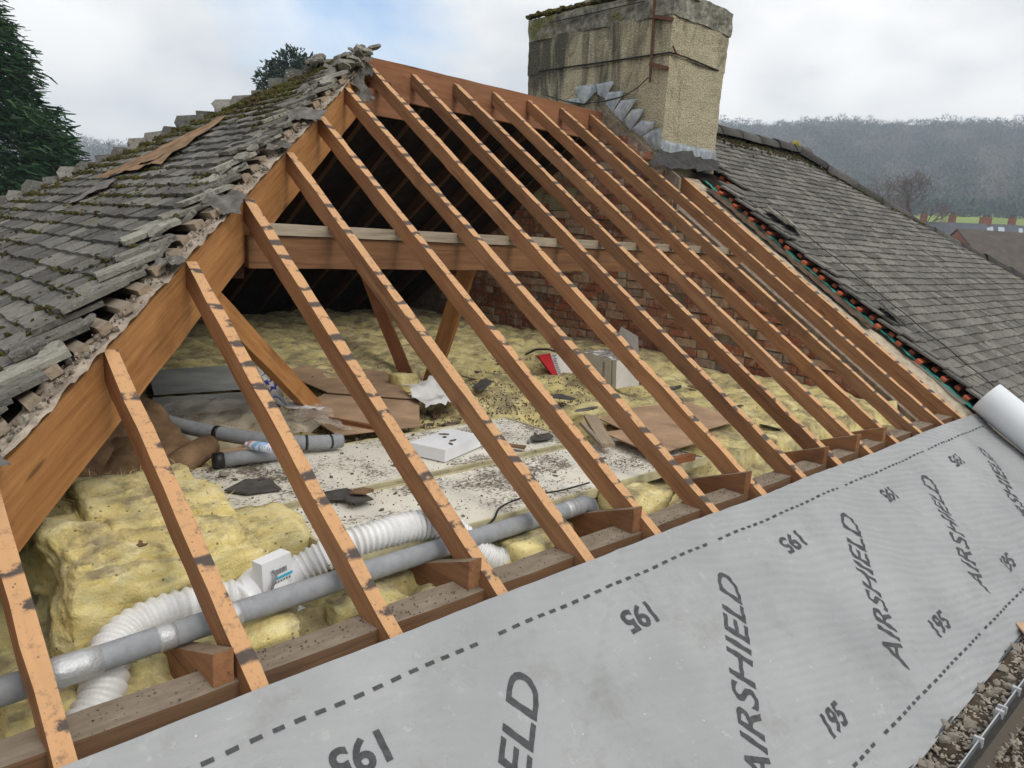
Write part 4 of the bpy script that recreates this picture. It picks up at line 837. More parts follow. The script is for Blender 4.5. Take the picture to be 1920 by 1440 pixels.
# cartons
fbx = thing('flat_carton', 'flat white carton lying on the doors in mid loft', 'carton', (1.98, 1.15, .066))
Mb = Matrix.Translation((1.785, 1.02, .066)) @ rotm(0, 0, .32)
b = MB(); b.box((0, 0, 0), (.34, .20, .055), j=.002); b.build('box', MT['carton'], fbx, False, Mb)
for k in range(4): b = shard(random.uniform(.02, .06), .02, .004, 70 + k); b.build('scrap', MT['crumb'], fbx, False, Mb @ Matrix.Translation((random.uniform(.05, .3), random.uniform(.03, .17), .056)) @ rotm(0, 0, k))
bx = thing('open_carton', 'grubby white carton with a raised flap by the brick wall', 'carton', (4.35, 2.0, .1))
q0 = at_z(1155, 728, .10); Mc = Matrix.Translation(q0) @ rotm(.0, -.06, R(-10)) @ Matrix.Diagonal((.50, .74, .74, 1))
b = MB(); b.box((0, 0, 0), (.42, .50, .255), j=.006); b.build('box', MT['card'], bx, False, Mc)
b = MB(); b.grid(lambda u, v: Mc @ Vector((.42 * u, .50 * v, .262 + .012 * fbm((u * 5, v * 5, 2), 1, 3))), 14, 14); b.build('dirty_top', MT['cartondirty'], bx, True)
b = MB(); b.add([Mc @ Vector(p) for p in ((.425, .02, .25), (.425, .42, .25), (.50, .34, .50), (.50, .10, .44))], [(0, 1, 2, 3)]); b.build('flap', MT['card'], bx)
b = MB(); b.box((-.004, .06, .01), (-.0025, .068, .25)); b.build('tape_seam', MT['inkgrey'], bx, False, Mc)
def sign_text(txt, M, wid, hei, mat, parent, name='lettering'):
    bm, (xa, xb, ya, yb) = font_mesh(txt, 0, .01); b = MB(); bm.verts.index_update()
    b.add([M @ Vector(((v.co.x - xa) / (xb - xa) * wid, (v.co.y - ya) / (yb - ya) * hei, 0)) for v in bm.verts], [tuple(v.index for v in f.verts) for f in bm.faces]); bm.free(); return b.build(name, mat, parent)
Mt = Mc @ Matrix(((0, 0, -1, -.0045), (0, -1, 0, .20), (1, 0, 0, .03), (0, 0, 0, 1)))
sign_text('INCARE', Mt, .19, .035, MT['inkgrey'], bx)
rb = thing('red_white_carton', 'torn red and white printed carton leaning in the wool near the wall', 'carton', tuple(at_z(1050, 700, .08)))
r0 = at_z(1012, 668, .24); r1 = at_z(1062, 715, .07); 
pA, pB, pC, pD = at_y(1009, 667, 2.36), at_y(1031, 662, 2.42), at_y(1048, 709, 2.24), at_y(1038, 706, 2.20)
pE, pF = at_y(1062, 668, 2.32), at_y(1085, 716, 2.14); dn = Vector((.02, .035, -.01))
b = MB(); b.prism([pA, pB, pC, pD], dn); b.build('red_panel', MT['red'], rb); b = MB(); b.prism([pB + Vector((.002, 0, 0)), pE, pF, pC + Vector((.002, 0, 0))], dn); b.build('white_panel', MT['card'], rb)
ax = (pC - pB).normalized(); ay = (pE - pB); ay = (ay - ax * ay.dot(ax)).normalized(); az = ax.cross(ay)
Ml = Matrix((ax, ay, az)).transposed().to_4x4(); Ml.translation = pB + ax * .03 + ay * .006 + (az if az.dot(CAM - pB) > 0 else -az) * .003
sign_text('Hanson', Ml, (pC - pB).length * .8, .034, MT['inkgrey'], rb)
b = MB(); b.tube([at_z(985, 665, .16), at_z(1005, 655, .22), at_z(1030, 655, .25), at_z(1050, 662, .2)], .008, 6); o = b.build('felt_edge', MT['felt'], None); tag(o, 'dark curled strip of felt above the red carton', 'felt scrap')
# laths and timber bits
def stick(u0, v0, z0, u1, v1, z1, w, h, mat, lab, name='lath'):
    o = beam(name, at_z(u0, v0, z0), at_z(u1, v1, z1), w, h, mat, None); tag(o, lab, 'lath'); return o
stick(1090, 790, .16, 1132, 836, .10, .02, .015, MT['greywood'], 'thin broken lath tipped up on the hardboard')
stick(1107, 778, .16, 1140, 832, .11, .07, .018, MT['greywood'], 'wide grey split lath tipped up on the hardboard')
stick(1255, 860, .125, 1300, 850, .125, .03, .03, MT['darkwood'], 'dark timber stub at the corner of the hardboard')
stick(820, 820, .10, 905, 828, .09, .03, .012, MT['greywood'], 'weathered lath lying behind the flat carton')
stick(905, 826, .09, 985, 838, .085, .045, .006, MT['feltbrown'], 'curved dark strip behind the flat carton')
stick(575, 773, .09, 712, 800, .085, .03, .02, MT['darkwood'], 'dark timber strip lying across the wool')
stick(415, 848, .085, 470, 836, .09, .05, .015, MT['hardboard'], 'brown wood scrap beside the printed can')
# papers, bag
b = MB(); b.grid(crumple([at_z(535, 762, .10), at_z(600, 772, .09), at_z(612, 762, .10), at_z(545, 753, .11)], 12, 6, .02, 15, 2), 12, 6); o = b.build('paper_strip', MT['paper'], None, True); tag(o, 'white crumpled paper strip by the foot of the slanting strut', 'paper')
b = MB(); b.grid(crumple([at_z(478, 682, .32), at_z(492, 676, .34), at_z(540, 758, .10), at_z(525, 764, .10)], 8, 24, .03, 12, 6), 8, 24); o = b.build('striped_wrapper', MT['bag'], None, True); tag(o, 'blue and red striped plastic wrapper draped against the slanting strut', 'wrapper')
b = MB(); b.grid(crumple([at_z(462, 655, .37), at_z(497, 668, .34), at_z(488, 680, .33), at_z(464, 672, .34)], 10, 8, .03, 14, 9), 10, 8); o = b.build('newspaper', MT['paper'], None, True); tag(o, 'crumpled newspaper tucked by the strut behind a rafter', 'paper')
# felt scraps on the doors and wool
def scrap(u, v, z, w, l, yaw, mat, lab, sd_, tilt=.1, name='felt_scrap', cat='felt scrap', grp=None):
    p = at_z(u, v, z); o = shard(w, l, .005, sd_).build(name, MT[mat], None, False, Matrix.Translation(p) @ rotm(random.uniform(-tilt, tilt), random.uniform(-tilt, tilt), yaw)); tag(o, lab, cat, grp); return o
scrap(470, 913, .068, .22, .24, .4, 'slate', 'large dark felt scrap on the back door', 1, .02); scrap(420, 890, .07, .06, .05, 1, 'stone', 'small grey tile chip near the left end of the back door', 2)
scrap(640, 928, .07, .19, .18, .7, 'slate', 'black felt scrap at the front edge of the back door', 3, .04); scrap(668, 936, .078, .11, .14, 2, 'slate', 'rounded dark felt scrap overlapping the door edge', 4); scrap(680, 922, .09, .12, .07, .2, 'feltbrown', 'rusty brown scrap on the felt pieces', 5)
scrap(1015, 820, .075, .24, .10, .3, 'slate', 'long dark felt scrap behind the middle rafters', 6); scrap(905, 722, .10, .26, .14, .5, 'slate', 'bent dark felt scrap lying on the wool in mid loft', 7, .3)
scrap(1055, 745, .11, .26, .18, .9, 'slate', 'broad grey felt scrap below the red carton', 8); scrap(1100, 768, .105, .34, .07, .2, 'feltgrey', 'narrow grey board scrap lying on the wool', 9); scrap(225, 968, .155, .06, .06, .3, 'slate', 'dark felt scrap on top of the left batt', 10); scrap(268, 1020, .155, .07, .04, .8, 'feltbrown', 'brown felt chip on the left batt', 11)
scrap(490, 900, .07, .05, .03, .8, 'slate', 'small felt chip beside the large scrap', 12); scrap(510, 975, .06, .07, .04, 2.2, 'slate', 'curled felt chip by the end of the near door', 13); scrap(1290, 815, .10, .16, .02, -.4, 'felt', 'thin curled black strip on the hardboard', 14)
for k_ in range(60):
    x = random.uniform(1.5, 4.6); y = random.uniform(.5, 2.9)
    if inside(x, y, .69, 2.95, .395, 1.52) > 0: continue
    o = shard(random.uniform(.05, .20), random.uniform(.03, .12), .006, 1300 + k_).build('debris_scrap', MT[('slate', 'feltgrey', 'feltbrown', 'crumb')[k_ % 4]], None, False, Matrix.Translation((x, y, insh(x, y) + .008)) @ rotm(random.uniform(-.3, .3), random.uniform(-.3, .3), random.uniform(0, 6))); tag(o, 'small dark scrap lying on the wool in the middle of the loft', 'debris', 'scraps on the loft wool')
# crumbs
random.seed(77); cm = []
for q in range(6): vs, fs = rock(1., 300 + q, .5); bb = MB(); bb.add(vs, fs); cm.append(bb.mesh('crumb%d' % q, MT['crumb']))
pl = []
for i in range(1500):
    if i % 3: x = random.uniform(.7, 2.95); y = random.uniform(.4, 1.5); z = .062 if y > .92 else .056
    else: x = random.uniform(.3, 5.2); y = random.uniform(.6, 3.2); z = max(insh(x, y), .06 if inside(x, y, .69, 2.95, .395, 1.52) else -1) + .002
    sz = random.uniform(.002, .0055) if i % 22 else random.uniform(.008, .016); pl.append((random.randrange(6), Matrix.Translation((x, y, z)) @ rotm(random.random(), random.random(), random.uniform(0, 6)) @ Matrix.Scale(sz, 4)))
for i in range(3000):
    x = random.gauss(2.6, .75); y = random.gauss(1.95, .42)
    if not (1.3 < x < 5 and 1.53 < y < 3.2): continue
    pl.append((random.randrange(6), Matrix.Translation((x, y, insh(x, y) + random.choice((.002, .012)))) @ rotm(random.random(), random.random(), random.uniform(0, 6)) @ Matrix.Scale(random.uniform(.003, .010), 4)))
o = rest_of('loft_crumbs', pl, cm, MT['crumb'], None); tag(o, 'dark mortar crumbs scattered over doors and insulation', 'debris')
pl = []
for i in range(700):
    x = random.uniform(0, 5.3); sz = random.uniform(.0012, .0045); pl.append((random.randrange(6), Matrix.Translation((x, .118 + random.uniform(-.05, .05), .004)) @ rotm(random.random(), random.random(), random.uniform(0, 6)) @ Matrix.Scale(sz, 4)))
o = rest_of('plate_crumbs', pl, cm, MT['crumb'], None); tag(o, 'dust and mortar crumbs lying on the wall plate', 'debris')
# black cable lying in the loft and on the tiles
b = MB(); b.tube(spl([at_z(1105, 905, .07), at_z(1050, 920, .08), at_z(990, 930, .075), at_z(940, 950, .07), at_z(925, 975, .06), at_z(900, 995, .04)], 8), .004, 6); o = b.build('loft_cable', MT['wire'], None, True); tag(o, 'thin black cable trailing over the near white door', 'cable')
b = MB(); b.tube([roof(6.28 + .10 * t_ / 30 + .008 * math.sin(t_), 2.45 - 2.9 * t_ / 30, .112 + .004 * math.sin(t_ * 1.7)) for t_ in range(31)], .004, 6); o = b.build('roof_cable', MT['wire'], None, True); tag(o, 'thin black cable running down the neighbour tiles', 'cable')
# ------------------------------------------------------------------ torn edge of the left slope: rubble, felt, moss
random.seed(31)
b = MB()
def strip(u, v):
    x = XH + .3 + u * (XA - XH - .33); y = KH * (x - XH); w_ = .11 + .04 * fbm((x * 5, 1, 1), 1, 2)
    p = Vector((x, y, y * TP)); up = Vector((-.30, .95, 0)).normalized() * w_
    k = v; q = p + up * k + Vector((.012, -.012, 0)) * (1 - k)
    return q + Vector((0, 0, .022 + .018 * fbm((x * 14, k * 3, 2), 1, 4) - .02 * k + (.012 * fbm((x * 30, 9, 0), 1, 3) if v == 0 else 0)))
b.grid(strip, 200, 6); o = b.build('hip_rubble', MT['mortar'], None, True); tag(o, 'crumbled grey mortar bedding along the top of the hip rafter', 'mortar', kind='stuff')
cm_ = []
for q in range(6): vs, fs = rock(1., 1400 + q, .6); bb = MB(); bb.add(vs, fs); cm_.append(bb.mesh('hip_crumb%d' % q, MT[('mortar', 'crumb', 'tileedge')[q % 3]]))
for mi in range(3):
    pl = []
    for i in range(300):
        x = random.uniform(0, XA - .03); y = KH * (x - XH) + random.uniform(-.015, .09); r = (x - XH) / CE
        pl.append((mi + 3 * random.randrange(2), Matrix.Translation(hipend(y, r, .022 + random.uniform(-.006, .012))) @ rotm(random.random() * 3, random.random() * 3, random.uniform(0, 6)) @ Matrix.Scale(random.uniform(.002, .008) if i % 11 else random.uniform(.010, .020), 4)))
    o = rest_of('hip_crumbs', pl, cm_, MT[('mortar', 'crumb', 'tileedge')[mi]], None); tag(o, ['pale mortar crumbs lying along the hip', 'dark dirt crumbs lying along the hip', 'grey tile chips lying along the hip'][mi], 'debris')
smesh = []
for q in range(8): smesh.append(shard(random.uniform(.06, .15), random.uniform(.05, .12), random.uniform(.012, .02), 500 + q).mesh('broken_tile%d' % q, MT['tileedge']))
for i in range(64):
    x = random.uniform(.1, XA - .1); off = random.uniform(.06, .24); y = KH * (x - XH) + off
    if i > 46: x = random.uniform(2.15, XA - .02); y = KH * (x - XH) + random.uniform(.04, .3)
    r = (x - XH) / CE; p = hipend(y, r, .045 + random.uniform(0, .05))
    M = Matrix.Translation(p) @ Matrix((XD, YD, NE)).transposed().to_4x4() @ rotm(random.uniform(-.35, .35), random.uniform(-.3, .3), random.uniform(0, 6.28)) @ Matrix.Scale(random.uniform(.45, 1.0), 4)
    o = link(bpy.data.objects.new('broken_tile', smesh[i % 8]), None, M); tag(o, 'broken tile piece lying loose along the torn hip edge', 'broken tile', 'broken tile pieces along the hip')
# apex heap
ams = []
for q in range(5): vs, fs = rock(1., 700 + q, .6, 2); bb = MB(); bb.add(vs, fs); ams.append(bb.mesh('mortar_lump%d' % q, MT['tileedge']))
for i in range(13):
    t_ = random.random(); p = Vector((XA - .02 - .33 * t_ + random.uniform(-.05, .05), YR + .02 + random.uniform(-.10, .12) + .16 * t_, ZR + .10 - .13 * t_ + random.uniform(-.05, .015)))
    o = link(bpy.data.objects.new('mortar_lump', ams[i % 5]), None, Matrix.Translation(p) @ rotm(random.uniform(-.4, .4), random.uniform(-.4, .4), random.uniform(0, 6)) @ Matrix.Scale(random.uniform(.03, .06), 4)); tag(o, 'pale mortar lump heaped at the end of the ridge', 'mortar lump', 'mortar lumps at the ridge end')
for i in range(26):
    t_ = random.random(); p = Vector((XA - .06 - .30 * t_, YR - .12 + random.uniform(-.10, .14) - .10 * t_, ZR + .04 - .19 * t_ + random.uniform(-.02, .05)))
    o = link(bpy.data.objects.new('slab_fragment', smesh[i % 8]), None, Matrix.Translation(p) @ rotm(random.uniform(-.5, .5), random.uniform(-.6, .2), random.uniform(0, 6)) @ Matrix.Scale(random.uniform(.7, 1.3), 4)); tag(o, 'broken slab stacked below the ridge end', 'broken slab', 'slabs below the ridge end')
def sheet(c4, lab, mat='feltgrey', amp=.04, sc=9, seed=1, nu=18, nv=14):
    b = MB(); b.grid(crumple(c4, nu, nv, amp, sc, seed), nu, nv); o = b.build('felt_flap', MT[mat], None, True); tag(o, lab, 'felt'); return o
sheet([at_y(652, 140, 3.05), at_y(683, 132, 3.14), at_y(700, 188, 3.08), at_y(686, 190, 3.02)], 'grey torn felt flap hanging from the ridge end', amp=.05, seed=3, nv=22)
sheet([at_y(668, 118, 3.15), at_y(690, 120, 3.20), at_y(703, 140, 3.20), at_y(680, 142, 3.15)], 'short curled felt scrap under the ridge end', amp=.04, seed=5)
def hsheet(u, v, sz, lab, seed):
    # on the hip line: the point on the sight line nearest the hip plane
    x = .5; best = 1e9
    for i in range(400):
        xx = XH + .2 + i * (XA - XH - .2) / 400; q = hip_pt(xx, .05); a, c, _ = pix(q); d = math.hypot(a - u, c - v)
        if d < best: best = d; x = xx
    q = hip_pt(x, .045); e = Vector((.72, .69, .44)).normalized() * sz; f = Vector((.5, -.8, -.10)) * sz * .8
    return sheet([q - e * .6 - f * .8, q + e * .6 - f * .8, q + e * .5 + f * .45, q - e * .55 + f * .4], lab, amp=.03, sc=14, seed=seed, nu=14, nv=12)
hsheet(450, 395, .16, 'ragged felt piece over the third rafter head', 11); hsheet(595, 222, .20, 'ragged felt piece over the fifth rafter head', 12); hsheet(345, 505, .10, 'small felt piece over the second rafter head', 13); hsheet(8, 925, .14, 'felt patch at the left edge on the hip rafter', 14); hsheet(545, 285, .12, 'grey felt scrap beside the fourth rafter head', 15)
# loose brown strips on the tiles
def estrip(pts, lab, mat, seed):
    P_ = [at_end(u, v, .105) for (u, v) in pts]; b = MB(); b.grid(crumple(P_, 26, 6, .016, 8, seed), 26, 6); o = b.build('felt_strip', MT[mat], None, True); tag(o, lab, 'felt strip'); return o
def at_end(u, v, off):
    d = ray(u, v); o_ = hipend(0, 0, off); t_ = (o_ - CAM).dot(NE) / d.dot(NE); return CAM + d * t_
estrip([(178, 336), (300, 305), (425, 218), (410, 222)], 'long brown felt strip lying across the left tiles', 'feltbrown', 2)
estrip([(200, 330), (290, 300), (425, 214), (330, 265)], 'brown plank like strip beside the long felt strip', 'feltbrown', 4)
estrip([(122, 384), (200, 350), (220, 330), (150, 362)], 'short grey felt strip on the lower left tiles', 'feltgrey', 7)
# moss
pl = []; ms_ = []
for q in range(6):
    vs, fs = rock(1., 900 + q, .5); bb = MB(); bb.add(vs, fs); ms_.append(bb.mesh('moss%d' % q, MT['moss']))
random.seed(41); tries = 0
while len(pl) < 6800 and tries < 40000:
    tries += 1
    k = random.randrange(2, 40); r = .02 + k * GA; half = (XA - XH - r * CE) * KH
    if half < .1: continue
    y = random.uniform(YR - half + .22, YR + half); dh = (YR + half - y); dens = .5 * max(0, noise.noise(Vector((y * 1.7, r * 1.7, 3))) + .12) + .75 * math.exp(-dh / .28) * min(1, r / 2.6) + .35 * max(0, (r - 3.0))
    if random.random() > dens: continue
    rr0 = r + random.choice((-.004, -.008, .0, .012, random.uniform(0, .09))); sz = random.uniform(.005, .016) * (1.5 if dh < .4 and r > 2 else 1)
    p = hipend(y, rr0, .084 + random.uniform(-.008, .004)); pl.append((random.randrange(6), Matrix.Translation(p) @ rotm(random.random(), random.random() + PE, random.uniform(0, 6)) @ Matrix.Scale(sz, 4) @ Matrix.Diagonal((1, random.uniform(1, 2.2), 1, 1))))
o = rest_of('roof_moss', pl, ms_, MT['moss'], None); tag(o, 'brown and green moss growing over the left tiles', 'moss')
pl = []
for i in range(700):
    t_ = random.random(); s = SRA - .06 - abs(random.gauss(0, .10)) if i % 3 else random.uniform(2.6, 4.0); x = 6.4 + t_ * 2.7 if i % 3 else hip_r(s) - .1 - abs(random.gauss(0, .08))
    pl.append((random.randrange(6), Matrix.Translation(roof(x, s, .082)) @ rotm(random.random() + P, random.random(), random.uniform(0, 6)) @ Matrix.Scale(random.uniform(.008, .022), 4)))
o = rest_of('neighbour_moss', pl, ms_, MT['moss'], None); tag(o, 'moss below the ridge of the neighbour roof', 'moss')
vs, fs = rock(.075, 5, .9, 3); b = MB(); b.add(vs, fs); o = b.build('lichen_lump', MT['lichen'], None, True, Matrix.Translation(roof(XRA - .02, SRA, .16))); tag(o, 'yellow lichen covered lump at the far end of the neighbour ridge', 'lichen')
# loose tiles on the neighbour's verge
for (u, v, yaw, lab) in ((1672, 590, -.75, 'slipped pale tile lying on the neighbour verge'), (1487, 425, -.7, 'pale twisted tile at the upper neighbour verge'), (1455, 405, -.6, 'dark loose tile at the upper neighbour verge')):
    d = ray(u, v); o_ = roof(0, 0, .10); t_ = (o_ - CAM).dot(NF) / d.dot(NF); p = CAM + d * t_
    M = Matrix((Vector((1, 0, 0)), Vector((0, CP, SP)), NF)).transposed().to_4x4(); M.translation = p
    o = link(bpy.data.objects.new('loose_tile', tl_m[7]), None, M @ rotm(-.12, .18, yaw) @ Matrix.Translation((0, -.1, 0))); tag(o, lab, 'loose tile')
# slips of tile at the torn edge that stand proud
# ------------------------------------------------------------------ trees
def foliage(b, n, crown, spray, seed, droop=.4, k=6, wid=.22):
    rr = random.Random(seed)
    for _ in range(n):
        c, out_, sz = crown(rr); s = spray * sz
        for q in range(k):
            d = (out_ + Vector((rr.gauss(0, .5), rr.gauss(0, .5), rr.gauss(0, .35) - droop))).normalized(); side = d.cross(Vector((rr.gauss(0, 1), rr.gauss(0, 1), rr.gauss(0, 1)))).normalized()
            o_ = c + Vector((rr.gauss(0, s * .4), rr.gauss(0, s * .4), rr.gauss(0, s * .4))); l_ = s * rr.uniform(.6, 1.3); w_ = l_ * wid
            b.add([o_ - side * w_, o_ + side * w_, o_ + d * l_ + side * w_ * .5, o_ + d * l_ * 1.15, o_ + d * l_ - side * w_ * .5], [(0, 1, 2, 3, 4)])
def conifer(base, h, rad, n, spray, lab, seed, top=.03, k=6):
    t = thing('conifer_tree', lab, 'tree', base); base = Vector(base)
    b = MB(); b.tube([base, base + Vector((0, 0, h * .5)), base + Vector((0, 0, h * .97))], [h * .025, h * .016, .02], 8); b.build('trunk', MT['bark'], t)
    def crown(rr):
        f = 1 - rr.random() ** .62; z = .06 + .94 * f; a = rr.uniform(0, 6.283); lob = .78 + .30 * noise.noise(Vector((math.cos(a) * 2.2, math.sin(a) * 2.2, z * 9 + seed))) + .16 * noise.noise(Vector((a * 3, z * 26, seed)))
        r_ = rad * ((1 - z) ** .8 + top) * lob * (rr.uniform(.45, 1.0) ** .5)
        return base + Vector((math.cos(a) * r_, math.sin(a) * r_, z * h)), Vector((math.cos(a), math.sin(a), .25 * (z - .3))), rr.uniform(.7, 1.2) * (1.05 - .4 * z)
    b = MB(); foliage(b, n, crown, spray, seed, .30, k, .11); b.build('crown', MT['conifer'], t); return t
p = polar(82.6, 21, -5.6); conifer(p, 12.6, 6.4, 15000, .27, 'tall dark green conifer standing beyond the left edge of the roof', 4, k=7)
p = polar(32.15, 60, 1.0); conifer(p, 8.6, 1.9, 500, .34, 'small spruce tip just right of the chimney above the neighbour ridge', 5)
p = polar(30.85, 60, 1.0); conifer(p, 8.2, 2.0, 500, .34, 'small spruce tip further right above the neighbour ridge', 6)
def broad(base, h, blobs, lab, n, spray, seed):
    t = thing('evergreen_tree', lab, 'tree', base); base = Vector(base); b = MB()
    b.tube([base, base + Vector((0, 0, h * .6)), base + Vector((0, 0, h * .8))], [.22, .15, .08], 8)
    for (x, y, z, r_) in blobs: b.tube([base + Vector((0, 0, h * .55)), base + Vector((x, y, z)) * .75 + Vector((0, 0, h * .13)), base + Vector((x, y, z))], [.10, .06, .02], 6)
    b.build('trunk', MT['bark'], t)
    def crown(rr):
        x, y, z, r_ = rr.choice(blobs); d = Vector((rr.gauss(0, 1), rr.gauss(0, 1), rr.gauss(0, 1))).normalized(); d2 = d * r_ * rr.random() ** .4
        return base + Vector((x, y, z)) + d2, d, rr.uniform(.7, 1.2)
    b = MB(); foliage(b, n, crown, spray, seed, .05, 5, .3); b.build('crown', MT['evergreen'], t)
p = polar(62.3, 38, -5.2); broad(p, 12.5, [(0, 0, 13.1, .9), (.6, -.5, 12.8, .85), (-.5, .6, 12.5, .9), (.1, .9, 11.7, .9), (-.6, 1.5, 11.2, .8), (.9, -1.1, 12.2, .7), (-.5, 2.0, 10.8, .7), (.2, -.2, 11.6, 1.2)], 'dark evergreen tree top showing above the left roof slope', 3200, .13, 9)
def bare(base, h, spread, lab, seed, depth=6, r0=.28, mat='twig'):
    rmin = .022 if r0 > .2 else .004
    rr = random.Random(seed); t = thing('bare_tree', lab, 'tree', base); tr = MB(); tw = MB()
    def grow(p, d, l_, r_, lv):
        q = p + d * l_; (tr if lv < 2 else tw).tube([p, (p + q) / 2 + Vector((rr.gauss(0, .04), rr.gauss(0, .04), 0)) * l_, q], [max(rmin, r_), max(rmin, r_ * .85), max(rmin, r_ * .7)], 5 if lv < 3 else 3, caps=False)
        if lv >= depth: return
        for _ in range(3 if lv < 4 else 4):
            a = Vector((rr.gauss(0, 1), rr.gauss(0, 1), rr.gauss(0, .6))).normalized(); nd = (d + a * spread + Vector((0, 0, .10))).normalized(); grow(p + d * l_ * rr.uniform(.55, 1), nd, l_ * rr.uniform(.58, .80), r_ * .58, lv + 1)
    grow(Vector(base), Vector((0, 0, 1)), h * .27, r0, 0); tr.build('trunk', MT['bark'], t); tw.build('crown', MT[mat], t)
def ground_z(az, d): return max(-5.6, terr(az, d))
p = polar(20.6, 128, ground_z(20.6, 128)); bare(p, 29.0, .95, 'rounded leafless tree standing behind the neighbour hip', 3, 6, .45)
p = polar(22.8, 150, ground_z(22.8, 150)); bare(p, 15.0, .8, 'smaller leafless tree left of the rounded one', 8, 5, .25)
p = polar(72.6, 30, -5.6); bare(p, 13.2, .5, 'thin leafless treetop above the left hip tiles', 5, 6, .10)
# ------------------------------------------------------------------ wooded hillside: nobody could count it
random.seed(55); V = []; F = []; C_ = []; o_ = 0
def add_tree(p, h, r, col, n, rr, cone=False):
    global o_; kt = rr.uniform(.6, 1.45)
    for q in range(n):
        a = rr.uniform(0, 6.283); f = rr.random() ** .45
        zz = h * (.25 + .75 * rr.random()); rad = r * f * (math.sin(math.pi * min(.96, max(.08, (zz / h - .12) / .9))) ** .6 if not cone else 1.0 - zz / h)
        c = Vector((p[0] + math.cos(a) * rad, p[1] + math.sin(a) * rad, p[2] + zz)); d = Vector((math.cos(a) * .6, math.sin(a) * .6, rr.uniform(.1, 1.0))).normalized(); s = Vector((rr.gauss(0, 1), rr.gauss(0, 1), rr.gauss(0, 1))).normalized(); l_ = r * rr.uniform(.22, .50); w_ = l_ * .13
        V.extend([tuple(c - s * w_), tuple(c + s * w_), tuple(c + d * l_)]); F.append((o_, o_ + 1, o_ + 2)); o_ += 3; k = kt * rr.uniform(.8, 1.2); C_.extend([(col[0] * k, col[1] * k, col[2] * k, 1)] * 3)
    w_ = .35; V.extend([(p[0] - w_, p[1] + w_, p[2]), (p[0] + w_, p[1] - w_, p[2]), (p[0], p[1], p[2] + h * .8)]); F.append((o_, o_ + 1, o_ + 2)); o_ += 3; C_.extend([(.10, .085, .07, 1)] * 3)
rw = random.Random(12)
for i in range(3000):
    if i < 2700: az = rw.uniform(11, 36.5); d = 345 + 320 * rw.random() ** .8
    else: az = rw.uniform(66, 84); d = rw.uniform(480, 660)
    m = noise.noise(Vector((az * .5, d * .018, 7))); k = rw.random()
    col = (.125, .118, .112) if k < .6 else ((.165, .155, .13) if k < .82 else (.06, .088, .062))
    if m > .15: col = (.065, .095, .070)
    elif m < -.3: col = (.19, .175, .155)
    add_tree(polar(az, d, terr(az, d) - .5), rw.uniform(9, 16), rw.uniform(3.2, 5.6), col, 120, rw)
for i in range(420):
    az = rw.uniform(10, 36.5) if i < 330 else rw.uniform(66, 84); d = rw.uniform(615, 665); add_tree(polar(az, d, terr(az, d) - 1), rw.uniform(11, 20), rw.uniform(3.5, 6), (.14, .13, .13), 120, rw)
me = bpy.data.meshes.new('woodland'); me.from_pydata(V, [], F); me.update(); ca = me.color_attributes.new('tint', 'FLOAT_COLOR', 'POINT'); ca.data.foreach_set('color', np.array(C_, dtype=np.float32).ravel()); me.materials.append(MT['wood'])
o = link(bpy.data.objects.new('woodland', me)); tag(o, 'leafless winter woodland covering the far hillside', 'woodland', kind='stuff')
rh = random.Random(3); b = MB()
def hedge(rr):
    az = rr.uniform(13, 26); d = rr.uniform(300, 345); p = Vector(polar(az, d, terr(az, d) + rr.uniform(0, 5))); return p, Vector((0, 0, 1)), rr.uniform(.7, 1.3)
foliage(b, 1500, hedge, 1.6, 8, -.2, 4, .35); o = b.build('hedgerow', MT['evergreen']); tag(o, 'dark hedge line between pasture and wooded hill', 'hedge', kind='stuff')
# ------------------------------------------------------------------ houses
def house(name, lab, pos, yaw, Lx, W, he, hr, wall, roof_m, wins=(), chim=(), lights=()):
    """ridge along local X, front slope towards local -Y; base at pos"""
    M = Matrix.Translation(pos) @ Matrix.Rotation(yaw, 4, 'Z'); h = thing(name, lab, 'house', pos); T_ = lambda x, y, z: M @ Vector((x, y, z))
    b = MB(); vs = [T_(0, 0, 0), T_(0, W, 0), T_(0, W, he), T_(0, W / 2, hr), T_(0, 0, he)]; b.prism(vs, M.to_3x3() @ Vector((Lx, 0, 0))); b.build('wall', wall, h)
    o_ = .35; k = (hr - he) / (W / 2)
    for sgn, nm in ((0, 'roof_slope'), (1, 'roof_slope')):
        y0, y1 = (-o_, W / 2) if not sgn else (W + o_, W / 2); z0 = he - o_ * k
        b = MB(); b.prism([T_(-.08, y0, z0 + .05), T_(Lx + .08, y0, z0 + .05), T_(Lx + .08, y1, hr + .08), T_(-.08, y1, hr + .08)], (0, 0, .14)); b.build(nm, roof_m, h)
    for (x0, x1, z0, z1) in wins:
        b = MB(); b.box((x0, -.06, z0), (x1, .02, z1), M=M); f = b.build('window', MT['hwhite'], h)
        nx = 2
        for q in range(nx): b = MB(); dx = (x1 - x0) / nx; b.box((x0 + dx * q + .06, -.075, z0 + .07), (x0 + dx * (q + 1) - .06, -.05, z1 - .07), M=M); b.build('pane', MT['hglass'], f)
    for (x, y, w_, top) in chim:
        b = MB(); b.box((x, y, he), (x + w_, y + .6, hr + top), M=M); c = b.build('chimney', MT['hbrick'], h)
        for q in range(2): b = MB(); b.tube([T_(x + w_ * (.3 + .4 * q), y + .3, hr + top), T_(x + w_ * (.3 + .4 * q), y + .3, hr + top + .4)], .12, 8); b.build('pot', MT['hroof'], c)
    for (x0, x1, f0, f1) in lights:
        pt = lambda x, f: T_(x, f * W / 2, he + (hr - he) * f + .26); b = MB(); b.prism([pt(x0, f0), pt(x1, f0), pt(x1, f1), pt(x0, f1)], (0, 0, .08)); b.build('roof_light', MT['hsky'], h)
    return h
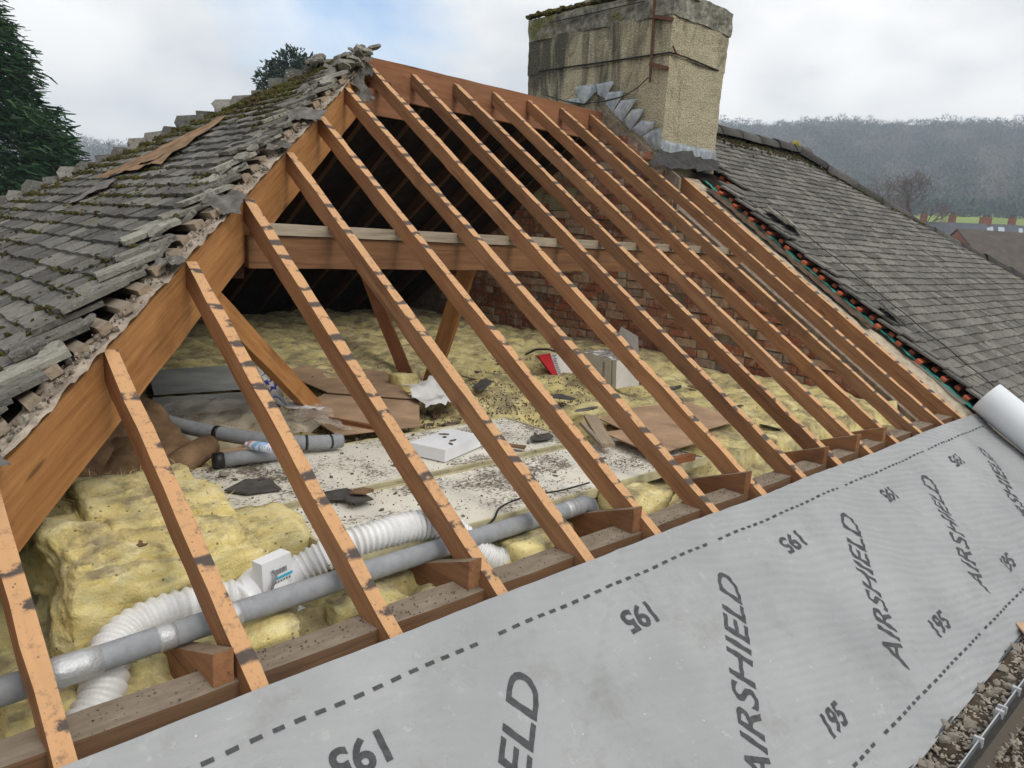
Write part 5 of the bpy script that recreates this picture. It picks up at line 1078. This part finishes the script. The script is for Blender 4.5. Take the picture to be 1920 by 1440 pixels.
def bring(u, v, dist, z0): p = at_d(u, v, dist); return Vector((p.x, p.y, z0))
# near brick house: its gable apex at the sight line of (1797,437)
ap = at_d(1795, 433, 78); yaw = R(-34); W_ = 8.6; dirx = Vector((math.cos(yaw), math.sin(yaw), 0)); diry = Vector((-math.sin(yaw), math.cos(yaw), 0))
pos = Vector((ap.x, ap.y, 0)) - diry * (W_ / 2); pos.z = -5.6
house('brick_house', 'red brick house with brown gabled roof behind the neighbour hip', pos, yaw, 13, W_, 5.9, ap.z + 5.6, MT['hbrick'], MT['hroof'], wins=((1.5, 2.6, 3.2, 4.9), (4.4, 5.4, 3.2, 4.9), (7.5, 9.0, 3.2, 4.9)))
b = MB()
for k, (u, v) in enumerate(((1758, 419), (1812, 421), (1870, 423), (1925, 426))):
    d_ = 132 + k * 1.5; q = at_d(u, v, d_); yw = R(16.5 - 90 + 4); dy = Vector((-math.sin(yw), math.cos(yw), 0)); ps_ = Vector((q.x, q.y, 0)) - dy * 3.5; ps_ -= Vector((math.cos(yw), math.sin(yw), 0)) * 2.6; gz = ground_z(16, d_) - 1.0; ps_.z = gz
    house('terrace_house', ['slate roofed terrace house with red chimney below the pasture', 'second terrace house with pale parapet line', 'third terrace house behind the brick house roof', 'terrace house with roof lights at the right edge'][k], ps_, yw, 5.1, 7.0, q.z - gz - 1.9, q.z - gz, MT['hwhite'], MT['hslate'], wins=((.8, 1.9, 2.2, 3.6), (3.2, 4.3, 2.2, 3.6)), chim=((.15, 3.2, 1.0, 1.3),) if k != 2 else ((.2, 3.2, 1.6, 1.1),), lights=((1.2, 2.0, .35, .7), (2.6, 3.4, .35, .7)) if k >= 2 else ())
# ------------------------------------------------------------------ haze between here and the hill
b = MB(); b.box((-300, -300, -7.2), (960, 960, 118)); hz = b.mesh('haze', []); ho = link(bpy.data.objects.new('haze', hz)); tag(ho, 'thin pale winter haze over the valley', 'haze', kind='stuff')
hm = bpy.data.materials.new('haze_air'); hm.use_nodes = True; nt = hm.node_tree; nt.nodes.clear(); mo = nt.nodes.new('ShaderNodeOutputMaterial'); pv = nt.nodes.new('ShaderNodeVolumePrincipled')
pv.inputs['Color'].default_value = (.76, .87, 1.0, 1); pv.inputs['Density'].default_value = .0010; nt.links.new(pv.outputs[0], mo.inputs['Volume']); hz.materials.append(hm)
print('objects', len(bpy.data.objects))
